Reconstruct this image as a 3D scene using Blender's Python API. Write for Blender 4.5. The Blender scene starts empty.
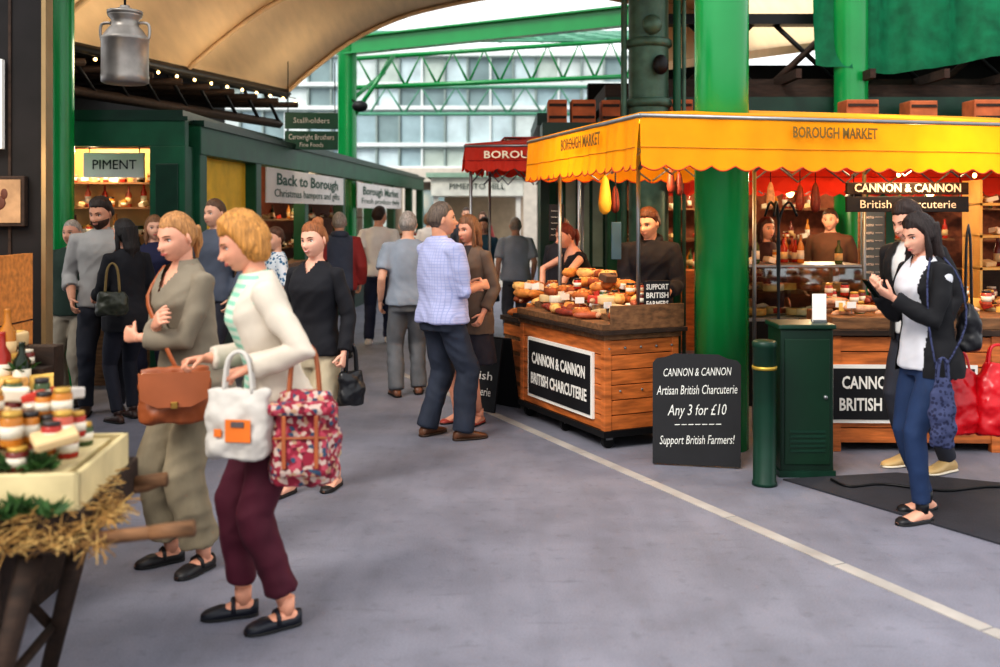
import bpy,bmesh,math,random
from mathutils import Vector as V, Matrix, noise
from mathutils.bvhtree import BVHTree
from math import sin,cos,pi,radians,sqrt,exp,atan2
random.seed(7)
scn=bpy.context.scene
scn.view_settings.view_transform='Standard'
try: scn.view_settings.look='Medium High Contrast'
except Exception: pass
scn.view_settings.exposure=0.0

def lin(c):
    return tuple(((x/255)/12.92 if x/255<=.04045 else ((x/255+.055)/1.055)**2.4) for x in c)
_M={}
def M(name,col,rough=.65,metal=0,var=.12,scale=6,bump=0,bscale=40,emit=0,pat=None,stretch=(1,1,1),transl=0,spec=.4,wrinkle=0):
    if name in _M: return _M[name]
    m=bpy.data.materials.new(name); m.use_nodes=True
    nt=m.node_tree; N=nt.nodes; L=nt.links
    p=N['Principled BSDF']; out=N['Material Output']
    c=lin(col)
    tc=N.new('ShaderNodeTexCoord'); mp=N.new('ShaderNodeMapping'); mp.inputs['Scale'].default_value=stretch
    L.new(tc.outputs['Object'],mp.inputs[0])
    no=N.new('ShaderNodeTexNoise'); no.inputs['Scale'].default_value=scale; no.inputs['Detail'].default_value=4
    L.new(mp.outputs[0],no.inputs['Vector'])
    r=N.new('ShaderNodeValToRGB')
    r.color_ramp.elements[0].position=.3; r.color_ramp.elements[1].position=.7
    r.color_ramp.elements[0].color=(*[x*(1-var) for x in c],1)
    r.color_ramp.elements[1].color=(*[min(1,x*(1+var)) for x in c],1)
    L.new(no.outputs['Fac'],r.inputs[0]); co=r.outputs[0]
    if pat:
        kind,c2,ps=pat[:3]; c2=lin(c2)
        mx=N.new('ShaderNodeMix'); mx.data_type='RGBA'
        rr=N.new('ShaderNodeValToRGB'); rr.color_ramp.interpolation='CONSTANT'
        if kind in('stripe_z','stripe_x','check'):
            w=N.new('ShaderNodeTexWave'); w.inputs['Scale'].default_value=ps
            w.bands_direction='Z' if kind!='stripe_x' else 'X'
            L.new(tc.outputs['Object'],w.inputs['Vector'])
            rr.color_ramp.elements[1].position=.55
            src=w.outputs['Fac']
            if kind=='check':
                w2=N.new('ShaderNodeTexWave'); w2.inputs['Scale'].default_value=ps; w2.bands_direction='X'
                L.new(tc.outputs['Object'],w2.inputs['Vector'])
                mm=N.new('ShaderNodeMath'); mm.operation='MAXIMUM'
                L.new(src,mm.inputs[0]); L.new(w2.outputs['Fac'],mm.inputs[1]); src=mm.outputs[0]
                rr.color_ramp.elements[1].position=.85
        else:
            w=N.new('ShaderNodeTexVoronoi'); w.inputs['Scale'].default_value=ps
            L.new(tc.outputs['Object'],w.inputs['Vector']); src=w.outputs['Distance']
            rr.color_ramp.elements[1].position=.42
        L.new(src,rr.inputs[0]); L.new(rr.outputs[0],mx.inputs['Factor'])
        L.new(co,mx.inputs['A']); mx.inputs['B'].default_value=(*c2,1); co=mx.outputs['Result']
    L.new(co,p.inputs['Base Color'])
    p.inputs['Roughness'].default_value=rough; p.inputs['Metallic'].default_value=metal
    p.inputs['Specular IOR Level'].default_value=spec
    if bump:
        n2=N.new('ShaderNodeTexNoise'); n2.inputs['Scale'].default_value=bscale; n2.inputs['Detail'].default_value=5
        L.new(mp.outputs[0],n2.inputs['Vector'])
        b=N.new('ShaderNodeBump'); b.inputs['Strength'].default_value=bump; b.inputs['Distance'].default_value=.01
        L.new(n2.outputs['Fac'],b.inputs['Height']); L.new(b.outputs[0],p.inputs['Normal'])
        if wrinkle:
            n3=N.new('ShaderNodeTexNoise'); n3.inputs['Scale'].default_value=5; n3.inputs['Detail'].default_value=1; n3.inputs['Distortion'].default_value=.9
            L.new(tc.outputs['Object'],n3.inputs['Vector'])
            b2=N.new('ShaderNodeBump'); b2.inputs['Strength'].default_value=wrinkle; b2.inputs['Distance'].default_value=.05
            L.new(n3.outputs['Fac'],b2.inputs['Height']); L.new(b2.outputs[0],b.inputs['Normal'])
    if emit:
        L.new(co,p.inputs['Emission Color']); p.inputs['Emission Strength'].default_value=emit
    if transl:
        t=N.new('ShaderNodeBsdfTranslucent'); L.new(co,t.inputs[0])
        ms=N.new('ShaderNodeMixShader'); ms.inputs[0].default_value=transl
        L.new(p.outputs[0],ms.inputs[1]); L.new(t.outputs[0],ms.inputs[2]); L.new(ms.outputs[0],out.inputs['Surface'])
    _M[name]=m; return m

def glassmat():
    if 'glass' in _M: return _M['glass']
    m=bpy.data.materials.new('clear_glass'); m.use_nodes=True; nt=m.node_tree
    N=nt.nodes; L=nt.links; N.remove(N['Principled BSDF'])
    t=N.new('ShaderNodeBsdfTransparent'); t.inputs[0].default_value=(.86,.92,.92,1)
    g=N.new('ShaderNodeBsdfGlossy'); g.inputs['Roughness'].default_value=.05
    x=N.new('ShaderNodeMixShader'); x.inputs[0].default_value=.14
    L.new(t.outputs[0],x.inputs[1]); L.new(g.outputs[0],x.inputs[2]); L.new(x.outputs[0],N['Material Output'].inputs['Surface'])
    _M['glass']=m; return m

def T3(x,y,z): return Matrix.Translation((x,y,z))
def Rz(d): return Matrix.Rotation(radians(d),4,'Z')
def Rx(d): return Matrix.Rotation(radians(d),4,'X')
def Ry(d): return Matrix.Rotation(radians(d),4,'Y')
I4=Matrix.Identity(4)

def ellr(c,ax,ay,rx,ry,n=18,e=2.0):
    o=[]
    for i in range(n):
        a=2*pi*i/n; ca,sa=cos(a),sin(a)
        if e!=2.0:
            ca=math.copysign(abs(ca)**(2/e),ca); sa=math.copysign(abs(sa)**(2/e),sa)
        o.append(c+ax*(rx*ca)+ay*(ry*sa))
    return o
def loft(rings):
    v=[];f=[];n=len(rings[0])
    for r in rings: v+=r
    for k in range(len(rings)-1):
        for i in range(n):
            j=(i+1)%n
            f.append((k*n+i,k*n+j,(k+1)*n+j,(k+1)*n+i))
    f.append(tuple(range(n-1,-1,-1)))
    f.append(tuple((len(rings)-1)*n+i for i in range(n)))
    return v,f
def tubegeo(path,radii,n=10,flat=1.0,ref=None):
    path=[V(p) for p in path]
    if not hasattr(radii,'__len__'): radii=[radii]*len(path)
    rings=[];prev=None
    for i,p in enumerate(path):
        if i==0: t=path[1]-p
        elif i==len(path)-1: t=p-path[i-1]
        else: t=(path[i+1]-p).normalized()+(p-path[i-1]).normalized()
        if t.length<1e-9: t=V((0,0,1))
        t.normalize()
        if prev is None:
            a=V(ref) if ref else (V((1,0,0)) if abs(t.x)<.8 else V((0,1,0)))
        else: a=prev
        a=a-t*a.dot(t)
        if a.length<1e-6: a=t.orthogonal()
        a.normalize(); prev=a; b=t.cross(a)
        rings.append(ellr(p,a,b,radii[i],radii[i]*flat,n))
    return loft(rings)
def smoothpath(pts,k=4):
    pts=[V(p) for p in pts]; o=[]
    for i in range(len(pts)-1):
        p0=pts[max(0,i-1)];p1=pts[i];p2=pts[i+1];p3=pts[min(len(pts)-1,i+2)]
        for j in range(k):
            t=j/k
            o.append(.5*((2*p1)+(p2-p0)*t+(2*p0-5*p1+4*p2-p3)*t*t+(3*p1-p0-3*p2+p3)*t**3))
    o.append(pts[-1]); return o
def sphgeo(c,r,n=14,m=9):
    c=V(c)
    if not hasattr(r,'__len__'): r=(r,r,r)
    v=[c+V((0,0,r[2]))];f=[]
    for i in range(1,m):
        th=pi*i/m
        for j in range(n):
            a=2*pi*j/n
            v.append(c+V((r[0]*sin(th)*cos(a),r[1]*sin(th)*sin(a),r[2]*cos(th))))
    v.append(c-V((0,0,r[2])))
    for j in range(n): f.append((0,1+j,1+(j+1)%n))
    for i in range(m-2):
        for j in range(n):
            a=1+i*n+j;b=1+i*n+(j+1)%n
            f.append((a,a+n,b+n,b))
    last=len(v)-1;o=1+(m-2)*n
    for j in range(n): f.append((last,o+(j+1)%n,o+j))
    return v,f
class B:
    def __init__(s,name,T=None):
        s.name=name;s.v=[];s.f=[];s.mi=[];s.sm=[];s.mats=[];s.T=T or I4
    def add(s,vf,mat,smooth=False,T=None):
        v,f=vf; X=s.T@T if T else s.T
        if mat not in s.mats: s.mats.append(mat)
        k=s.mats.index(mat); o=len(s.v)
        s.v+=[X@V(p) for p in v]
        for q in f: s.f.append(tuple(o+i for i in q)); s.mi.append(k); s.sm.append(smooth)
    def box(s,c,size,mat,rot=None,bev=0,T=None):
        x,y,z=[d/2 for d in size]; X=T3(*c)
        if rot: X=X@Rz(rot[2])@Ry(rot[1])@Rx(rot[0])
        if T: X=T@X
        if bev:
            bm=bmesh.new(); bmesh.ops.create_cube(bm,size=1)
            for q in bm.verts: q.co=V((q.co.x*2*x,q.co.y*2*y,q.co.z*2*z))
            bmesh.ops.bevel(bm,geom=bm.edges[:],offset=min(bev,x*.9,y*.9,z*.9),segments=2,affect='EDGES',profile=.5)
            bm.verts.index_update()
            g=([q.co.copy() for q in bm.verts],[tuple(w.index for w in q.verts) for q in bm.faces]); bm.free()
            s.add(g,mat,False,X); return
        v=[V((a*x,b*y,d*z)) for a in(-1,1) for b in(-1,1) for d in(-1,1)]
        f=[(0,1,3,2),(4,6,7,5),(0,4,5,1),(2,3,7,6),(0,2,6,4),(1,5,7,3)]
        s.add((v,f),mat,False,X)
    def bx(s,x0,x1,y0,y1,z0,z1,mat,bev=0):
        s.box(((x0+x1)/2,(y0+y1)/2,(z0+z1)/2),(abs(x1-x0),abs(y1-y0),abs(z1-z0)),mat,bev=bev)
    def tube(s,path,r,mat,n=8,flat=1.0,smooth=True,T=None,ref=None): s.add(tubegeo(path,r,n,flat,ref),mat,smooth,T)
    def cyl(s,a,b,r,mat,n=16,r2=None,T=None): s.add(tubegeo([a,b],[r,r if r2 is None else r2],n),mat,False if n<9 else True,T)
    def sph(s,c,r,mat,n=12,m=8,T=None): s.add(sphgeo(c,r,n,m),mat,True,T)
    def lathe(s,prof,c,mat,n=20,smooth=True,T=None):
        rings=[ellr(V(c)+V((0,0,z)),V((1,0,0)),V((0,1,0)),max(r,.0005),max(r,.0005),n) for r,z in prof]
        s.add(loft(rings),mat,smooth,T)
    def poly(s,pts,mat,T=None): s.add(([V(p) for p in pts],[tuple(range(len(pts)))]),mat,False,T)
    def text(s,body,size,mat,T,w=None,ext=.001,shear=0,bold=0):
        cu=bpy.data.curves.new('t','FONT'); cu.body=body; cu.size=size; cu.align_x='CENTER'; cu.align_y='CENTER'
        cu.extrude=ext; cu.resolution_u=2; cu.shear=shear; cu.offset=bold
        ob=bpy.data.objects.new('t',cu); scn.collection.objects.link(ob)
        dg=bpy.context.evaluated_depsgraph_get(); me=bpy.data.meshes.new_from_object(ob.evaluated_get(dg))
        vs=[q.co.copy() for q in me.vertices]; fs=[tuple(p.vertices) for p in me.polygons]
        if vs and w:
            ww=max(q.x for q in vs)-min(q.x for q in vs)
            for q in vs: q.x*=w/ww
        bpy.data.objects.remove(ob); bpy.data.meshes.remove(me); bpy.data.curves.remove(cu)
        if vs: s.add((vs,fs),mat,False,T)
    def done(s,M4=None,parent=None):
        me=bpy.data.meshes.new(s.name); me.from_pydata([tuple(p) for p in s.v],[],s.f)
        for m in s.mats: me.materials.append(m)
        me.polygons.foreach_set('material_index',s.mi); me.polygons.foreach_set('use_smooth',s.sm)
        me.update(); ob=bpy.data.objects.new(s.name,me); scn.collection.objects.link(ob)
        if M4: ob.matrix_world=M4
        if parent: ob.parent=parent
        return ob

def join(gs):
    v=[];f=[]
    for a,b in gs:
        o=len(v); v+=a; f+=[tuple(o+i for i in q) for q in b]
    return v,f
def remesh(g,vox,it=3,dec=0):
    v,f=g; me=bpy.data.meshes.new('r'); me.from_pydata([tuple(p) for p in v],[],f); me.update()
    bm=bmesh.new(); bm.from_mesh(me); bmesh.ops.recalc_face_normals(bm,faces=bm.faces); bm.to_mesh(me); bm.free()
    ob=bpy.data.objects.new('r',me); scn.collection.objects.link(ob)
    m=ob.modifiers.new('r','REMESH'); m.mode='VOXEL'; m.voxel_size=vox
    if it: s=ob.modifiers.new('s','SMOOTH'); s.iterations=it; s.factor=.5
    dg=bpy.context.evaluated_depsgraph_get(); m2=bpy.data.meshes.new_from_object(ob.evaluated_get(dg))
    vs=[q.co.copy() for q in m2.vertices]; fs=[tuple(p.vertices) for p in m2.polygons]
    ns=[q.normal.copy() for q in m2.vertices]
    bpy.data.objects.remove(ob); bpy.data.meshes.remove(me); bpy.data.meshes.remove(m2)
    return vs,fs,ns
def sm(t): t=max(0,min(1,t)); return t*t*(3-2*t)

# ------------------------------------------------------------------ PEOPLE
TF=[(.78,.160,.112,-.005),(.86,.172,.122,-.012),(.93,.165,.118,-.010),(1.02,.140,.102,0),(1.08,.128,.095,0),(1.16,.134,.10,.003),(1.25,.148,.115,.014),(1.30,.152,.122,.02),(1.36,.150,.108,.012),(1.41,.140,.085,0),(1.45,.098,.068,-.006),(1.485,.056,.056,-.008)]
TM=[(.78,.155,.112,0),(.86,.165,.12,-.005),(.93,.162,.12,-.003),(1.02,.155,.114,.003),(1.08,.153,.112,.003),(1.16,.160,.116,.003),(1.25,.172,.122,.006),(1.30,.178,.125,.006),(1.36,.178,.116,.002),(1.41,.165,.095,-.004),(1.45,.118,.076,-.008),(1.485,.062,.062,-.008)]
def tab(T,z):
    if z<=T[0][0]: return T[0][1:]
    for a,b in zip(T,T[1:]):
        if z<=b[0]:
            t=(z-a[0])/(b[0]-a[0]); return tuple(a[i]+(b[i]-a[i])*t for i in(1,2,3))
    return T[-1][1:]
def ik(a,t,l1,l2,pole):
    d=t-a; L=min(d.length,(l1+l2)*.998); L=max(L,abs(l1-l2)+.03); dn=d.normalized(); t=a+dn*L
    x=(l1*l1-l2*l2+L*L)/(2*L); h=sqrt(max(0,l1*l1-x*x))
    pv=pole-dn*pole.dot(dn)
    if pv.length<1e-5: pv=V((0,1,0))
    pv.normalize(); return a+dn*x+pv*h,t
def headpt(d,fem):
    x,y,z=d; p=V((x*.077,y*.097,z*.119))
    if z<0:
        t=-z; p.x*=1-(.34 if fem else .26)*t**1.4
        if y<0: p.y*=1-.4*t
        else: p.y+=.038*t*y
    if y>0:
        X,Z=p.x,p.z
        g=lambda cx,cz,sx,sz: exp(-((X-cx)/sx)**2-((Z-cz)/sz)**2)
        dy=.021*g(0,-.024,.013,.013)+.012*g(0,-.004,.010,.024)
        dy-=.011*(g(.031,.006,.018,.013)+g(-.031,.006,.018,.013))
        dy+=.005*(g(.028,.030,.022,.010)+g(-.028,.030,.022,.010))
        dy+=.007*g(0,-.056,.022,.011)-.005*g(0,-.073,.025,.007)-.003*g(0,-.043,.02,.005)+.009*g(0,-.095,.022,.014)
        dy+=.004*(g(.042,-.022,.02,.02)+g(-.042,-.022,.02,.02))
        p.y+=dy*min(1,y*2.5)
    return p
def human(name,x,y,head=180,H=1.7,fem=True,near=True,lean=0,twist=0,rh=None,lh=None,rp=None,lp=None,rhn=None,lhn=None,rha=None,lha=None,rcurl=28,lcurl=28,
          rf=None,lf=None,hyaw=0,hpitch=5,htilt=0,tops=None,bottom=None,shoes=None,skin=(222,170,144),hair=('short',(60,42,30)),fat=1.0,hip=(0,0),smile=False,beard=None,extra=None):
    S=H/1.755; b=B(name); Tt=TF if fem else TM
    vox=.011 if near else .016
    skm=M('skin_%d_%d_%d'%skin,skin,.5,var=.10,scale=16,spec=.35)
    pel=V((hip[0],hip[1],.94)); off=V((hip[0],hip[1],0))
    def rot(z):
        a=sm((z-.90)/.3)
        return (Matrix.Rotation(radians(twist)*a,3,'Z')@Matrix.Rotation(-radians(lean)*(.35+.65*a if z>.9 else .2),3,'X'))
    def up(p):
        p=V(p); R=rot(p.z); q=p-V((0,0,.94)); return pel+R@q
    Rc=rot(1.3)
    shx=.158 if fem else .188
    sh={1:up((shx,-.008,1.388)),-1:up((-shx,-.008,1.388))}
    inn={1:up((shx*.55,-.006,1.400)),-1:up((-shx*.55,-.006,1.400))}
    la,lb=(.275,.245) if fem else (.295,.26)
    ar=(.043,.036,.025) if fem else (.052,.043,.030)
    rh=V(rh) if rh else V((shx+.065,.05,.885)); lh=V(lh) if lh else V((-shx-.065,.05,.885))
    rp=V(rp) if rp else V((.35,-1,-.3)); lp=V(lp) if lp else V((-.35,-1,-.3))
    el={};wr={}
    el[1],wr[1]=ik(sh[1],rh,la,lb,rp); el[-1],wr[-1]=ik(sh[-1],lh,la,lb,lp)
    rf=rf or (.10,0,-8); lf=lf or (-.10,0,8)
    hipj={1:V((.088,-.008,.90))+off,-1:V((-.088,-.008,.90))+off}
    kn={};an={}
    for s,ft in((1,rf),(-1,lf)):
        zz=.085+(ft[3] if len(ft)>3 else 0)
        kn[s],an[s]=ik(hipj[s],V((ft[0],ft[1],zz)),.43,.42,V((.08*s,1,0)))
    def folds(vs,ns,amp):
        amp*=.75
        o=[]
        for p,n in zip(vs,ns):
            w=noise.noise(V((p.x*10,p.y*10,p.z*4.5)))*amp
            r1=1-abs(noise.noise(V((p.x*6+3,p.y*6,p.z*11+p.x*9))))*2.2
            w+=(r1*.5)*amp*.8+noise.noise(V((p.x*22+5,p.y*22,p.z*15)))*amp*.2
            o.append(p+n*w)
        return o
    def armtube(s,frac,inf,cuff=0):
        A,E,W=sh[s],el[s],wr[s]
        pts=[inn[s],A,A.lerp(E,.5),E]; rr=[ar[0]*.95+inf*.7,ar[0]*1.10+inf*.7,ar[0]*.96+inf,ar[1]*1.02+inf]
        if frac<=.5:
            k=frac/.5; pts=[inn[s],A,A.lerp(E,k*.5),A.lerp(E,k)]; rr=[ar[0]*.95+inf*.7,ar[0]*1.10+inf*.7,ar[0]*1.02+inf,ar[0]*.95+inf+cuff]
        else:
            k=(frac-.5)/.5; pts+=[E.lerp(W,k*.5),E.lerp(W,k)]; rr+=[ar[1]*.98+inf,ar[2]+(ar[1]-ar[2])*(1-k)+inf+cuff]
        return tubegeo(pts,rr,14)
    gs=[]
    nb=up((0,-.012,1.40)); neckb=up((0,-.006,1.475))
    Rh=Matrix.Rotation(radians(hyaw),3,'Z')@Matrix.Rotation(radians(htilt),3,'Y')@Matrix.Rotation(-radians(hpitch),3,'X')
    Ryaw=Matrix.Rotation(radians(hyaw),3,'Z')
    updir=(Rc@V((0,0,1))*.6+V((0,0,1))*.4).normalized()
    hc=neckb+updir*.142+Ryaw@V((0,.014+.0006*hpitch,-.0007*abs(hpitch)))
    nr=.047 if fem else .056
    gs.append(tubegeo([nb,neckb,hc+Rh@V((0,-.02,-.045))],[nr*1.25,nr,nr*.98],14))
    rings=[]
    for z in (1.2,1.25,1.3,1.36,1.41,1.45,1.48):
        rx,ry,yo=tab(Tt,z); rings.append(ellr(up((0,yo,z)),Rc@V((1,0,0)),Rc@V((0,1,0)),rx-.006,ry-.006,20,2.3))
    gs.append(loft(rings))
    for s in(1,-1): gs.append(armtube(s,1,-.003))
    vs,fs,ns=remesh(join(gs),vox,3); b.add((vs,fs),skm,True)
    hs=.94 if fem else 1.03
    for s in(1,-1):
        a=(wr[s]-el[s]).normalized(); ha=rha if s==1 else lha
        if ha: a=V(ha).normalized()
        n=(rhn if s==1 else lhn); n=V(n) if n else V((-s,0.15,0)); n=n-a*n.dot(a)
        if n.length<1e-4: n=a.orthogonal()
        n.normalize(); t=a.cross(n)*s
        W=wr[s]; g=[]
        def P(u,w,h=0): return W+(a*u+t*w+n*h)*hs
        g.append(loft([ellr(P(u,w0),t,n,rw*hs,rn*hs,14,2.4) for u,w0,rw,rn in((-.02,0,.022,.018),(.005,0,.026,.018),(.03,.002,.036,.017),(.06,0,.041,.015),(.085,0,.040,.012),(.093,0,.034,.009))]))
        cur=radians(rcurl if s==1 else lcurl)
        for k,(wo,ln) in enumerate(((.030,.068),(.010,.076),(-.010,.071),(-.029,.056))):
            p=P(.080,wo); ang=0; pts=[P(.06,wo*.9),p]; d=a+t*(wo*1.5)
            d.normalize()
            for j,(fr,kk) in enumerate(((.45,.8),(.30,1.1),(.25,.8))):
                ang+=cur*kk*(1+.08*k); dd=d*cos(ang)+n*sin(ang); p=p+dd*ln*fr*hs; pts.append(p)
            g.append(tubegeo(pts,[.0095*hs,.0092*hs,.0085*hs,.0078*hs,.0062*hs],8))
        p0=P(.018,.022); d1=(a*.62+t*.68+n*.42).normalized(); d2=(a*.85+t*.25+n*.5).normalized()
        p1=p0+d1*.040*hs; p2=p1+d2*.030*hs; p3=p2+(d2+n*.3).normalized()*.024*hs
        g.append(tubegeo([P(.0,.008),p0,p1,p2,p3],[.014,.0145*hs,.0105*hs,.0095*hs,.007*hs],8))
        if near: vs,fs,ns=remesh(join(g),.0042,1); b.add((vs,fs),skm,True)
        else: b.add(join(g),skm,True)
    # head
    n_,m_=(72,54) if near else (40,30)
    dv,df=sphgeo((0,0,0),1,n_,m_); hp=[headpt(d,fem) for d in dv]
    hsz=.97 if fem else 1.02
    Hm=Matrix.Translation(hc)@Rh.to_4x4()@Matrix.Scale(hsz,4)
    b.add((hp,df),skm,True,Hm)
    bv=BVHTree.FromPolygons(hp,df)
    def surf(X,Z):
        h=bv.ray_cast(V((X,.3,Z)),V((0,-1,0))); return h[0].y if h[0] else .09
    white=M('eye_white',(235,230,225),.3,var=.02); iris=M('iris_dark',(45,32,24),.2,var=.05)
    lip=M('lips_%d'%(1 if fem else 0),(186,98,90) if fem else (180,116,102),.45,var=.05); hc_=hair[1]
    brow=M('brow_%d_%d_%d'%hc_,tuple(int(c*.6) for c in hc_),.8)
    for s in(1,-1):
        ex=.031*s; ey=surf(ex,.006)
        b.sph((ex,ey-.0065,.006),(.0130,.0105,.0085),white,12,8,Hm)
        b.sph((ex,ey+.0007,.005),(.0060,.0042,.0062),iris,10,6,Hm)
        b.tube([(ex-.015,surf(ex-.015,.010)+.0005,.009),(ex-.006,ey+.004,.0148),(ex+.006,ey+.004,.0148),(ex+.015,surf(ex+.015,.010)+.0005,.009)],[.0012,.0030,.0030,.0012],iris,6,T=Hm)
        b.tube([(ex-.017,surf(ex-.017,.028)+.001,.027),(ex,surf(ex,.031)+.0015,.032),(ex+.017,surf(ex+.017,.028)+.001,.027)],[.002,.0034,.002],brow,6,T=Hm)
        b.sph((0,0,0),(.0085,.018,.031),skm,10,8,Hm@T3(.077*s,-.008,-.006)@Rz(-22*s)@Rx(-10))
        b.sph((0,0,0),(.004,.010,.018),skm,8,6,Hm@T3(.084*s,-.003,-.004)@Rz(-30*s))
        b.sph((.0065*s,surf(.008*s,-.030)-.001,-.033),(.0055,.006,.0045),skm,8,6,Hm)
    cz=.006 if smile else 0
    for dz,rr in((.0026,.0028),(-.0040,.0034)):
        b.tube([(-.023,surf(-.023,-.056+cz)+.0002,-.056+cz),(-.011,surf(-.011,-.056)+.0005,-.0565+dz),(0,surf(0,-.056)+.0008,-.057+dz),(.011,surf(.011,-.056)+.0005,-.0565+dz),(.023,surf(.023,-.056+cz)+.0002,-.056+cz)],[.001,rr,rr*1.05,rr,.001],lip,6,T=Hm)
    if smile: b.tube([(-.015,surf(-.015,-.055)+.003,-.0545),(0,surf(0,-.057)+.0036,-.058),(.015,surf(.015,-.055)+.003,-.0545)],[.0008,.0028,.0008],white,6,T=Hm)
    kind=hair[0]; hm=M('hair_%d_%d_%d'%hc_,hc_,.5,var=.45,scale=34,stretch=(3,3,.3),bump=.6,bscale=70)
    vol={'short':.012,'crop':.006,'bob':.022,'long':.014,'bun':.012,'pony':.012,'full':.016}.get(kind,.014)
    def cap(d):
        x_,y_,z_=d
        if kind in('short','crop','full'): lim=-.5+1.1*sm((y_+.5)/1.15)
        elif kind in('bun','pony'): lim=-.5+1.08*sm((y_+.45)/1.1)
        else: lim=-.72+1.25*sm((y_-.02)/.62)
        lim+=.05*noise.noise(V((x_*9,y_*9,0)))
        s_=z_-lim
        t=.003+(vol-.003)*sm(s_/.5) if s_>0 else -.012*sm(-s_/.08)
        if s_>0:
            a_=atan2(x_,y_+.3)
            t+=(vol*.36*noise.noise(V((a_*7,z_*1.5,3)))+vol*.26*noise.noise(V((a_*21,z_*3,1))))*sm(s_/.3)
            if kind in('bob','full'): t+=.008*sm((z_-.2)/.6)
        return t
    if kind!='bald':
        hv=[]
        for d,p in zip(dv,hp):
            c_=cap(d)
            q=V((d.x*.077,d.y*.097,d.z*.119)) if c_>0 and d.z>-.2 else p
            hv.append(q+V(d)*c_)
        b.add((hv,df),hm,True,Hm)
    Hy=Matrix.Translation(hc)@Ryaw.to_4x4()@Rx(-hpitch*.5)@Matrix.Scale(hsz,4)
    def hairmass(gl):
        v,f,n=remesh(join(gl),.007 if near else .012,2)
        v=[p+q*(.008*noise.noise(V((p.x*45,p.y*45,p.z*7)))+.004*noise.noise(V((p.x*110,p.y*110,p.z*12)))) for p,q in zip(v,n)]
        b.add((v,f),hm,True,Hy)
    if kind=='bob':
        hairmass([loft([ellr(V((0,-.028+yy,z)),V((1,0,0)),V((0,1,0)),rx,ry,20,2.2) for z,rx,ry,yy in((.05,.086,.083,0),(0,.093,.077,-.006),(-.045,.091,.066,-.014),(-.075,.080,.052,-.02),(-.095,.056,.036,-.026))])])
    if kind=='long':
        ln=hair[2] if len(hair)>2 else .28
        gl=[loft([ellr(V((0,-.045+yy,z)),V((1,0,0)),V((0,1,0)),rx,ry,20,2.2) for z,rx,ry,yy in((.05,.082,.07,.0),(0,.088,.064,0),(-.08,.086,.054,-.008),(-ln*.6,.088,.046,-.018),(-ln,.056,.024,-.02))])]
        for s in(1,-1): gl.append(tubegeo([(.064*s,.03,.06),(.078*s,.022,0),(.080*s,.022,-.07),(.078*s,.03,-ln*.6),(.072*s,.03,-ln*.9)],[.014,.018,.022,.020,.008],10))
        hairmass(gl)
    if kind=='bun':
        hairmass([sphgeo((0,-.055,.122),(.038,.038,.030),14,10),sphgeo((0,-.03,.10),(.05,.05,.03),14,10)])
    if kind=='pony':
        hairmass([tubegeo([(0,-.075,.03),(0,-.115,.02),(0,-.125,-.05),(0,-.10,-.13)],[.022,.030,.026,.008],12)])
    if beard:
        bm_=M('beard_%d_%d_%d'%beard,beard,.8,var=.3,scale=60)
        bvs=[]
        for d,p in zip(dv,hp):
            k=sm((-d.z-.22)/.15)*sm((d.y+.1)/.2)
            if abs(p.x)<.024 and abs(p.z+.056)<.009: k=0
            bvs.append(p+V(d)*(.008*k-.008*(1-k)))
        b.add((bvs,df),bm_,True,Hm)
    bt=bottom or dict(c=(40,42,60))
    bc=bt.get('mat') or M('trousers_%d_%d_%d'%bt['c'],bt['c'],.8,var=.22,scale=7,bump=.1,bscale=160,stretch=(1,1,.5),wrinkle=.15)
    hem=bt.get('hem',.10); wd=bt.get('w',.008)
    L0=(.092,.084,.060,.058,.040) if fem else (.090,.084,.062,.060,.043)
    gs=[]
    ax=V((1,0,0)); ay=V((0,1,0))
    if not bt.get('skirt'):
        rr=[]
        for z in(.80,.84,.89,.94,1.0,1.04):
            rx,ry,yo=tab(Tt,z); rr.append(ellr(V((0,yo,z))+off,ax,ay,rx*fat+.004,ry*fat+.004,22,2.3))
        gs.append(loft(rr))
        for s in(1,-1):
            h_,k_,a_=hipj[s],kn[s],an[s]; t=(k_.z-hem)/(k_.z-a_.z) if k_.z-a_.z>.01 else 1
            if hem<k_.z:
                end=k_.lerp(a_,min(t,1.05))
                gs.append(tubegeo([h_+V((0,0,.03)),h_,h_.lerp(k_,.5),k_,k_.lerp(end,.38),k_.lerp(end,.75),end],[L0[0]*.9*fat,L0[0]*fat,L0[1]+wd*.5,L0[2]+wd,L0[3]+wd,(L0[3]+L0[4])/2+wd*1.1,L0[4]+.006+wd*1.3],16))
        vs,fs,ns=remesh(join(gs),vox,3); vs=folds(vs,ns,.016 if wd>.005 else .007); b.add((vs,fs),bc,True)
    else:
        rr=[]
        for z in(1.04,.98,.92,.86,.75,.65,hem):
            rx,ry,yo=tab(Tt,max(z,.84)); k=(.92-z)*.12 if z<.92 else 0
            rr.append(ellr(V((0,yo,z))+off,ax,ay,rx+.008+k,ry+.008+k,24,2.2))
        vs,fs,ns=remesh(loft(rr),vox,3); vs=folds(vs,ns,.014); b.add((vs,fs),bc,True)
    if hem>.12:
        gs=[]
        for s in(1,-1):
            gs.append(tubegeo([hipj[s].lerp(kn[s],.6),kn[s],kn[s].lerp(an[s],.3),kn[s].lerp(an[s],.75),an[s]],[.064,.050,.050,.034,.031],14))
        for g in gs: b.add(g,skm,True)
    sh_=shoes or dict(c=(35,30,30)); sc=M('shoe_%d_%d_%d'%sh_['c'],sh_['c'],.4,var=.1); flat=sh_.get('flat')
    sole=M('sole_%d'%sh_.get('s',(30,30,30))[0],sh_.get('s',(30,30,30)),.7)
    fsz=.93 if fem else 1.05
    prof=[(-.068,.016,.035),(-.058,.030,.060),(-.025,.037,.088),(.02,.038,.088),(.06,.041,.068),(.10,.045,.052),(.14,.044,.042),(.17,.034,.034),(.188,.014,.022)]
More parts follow.
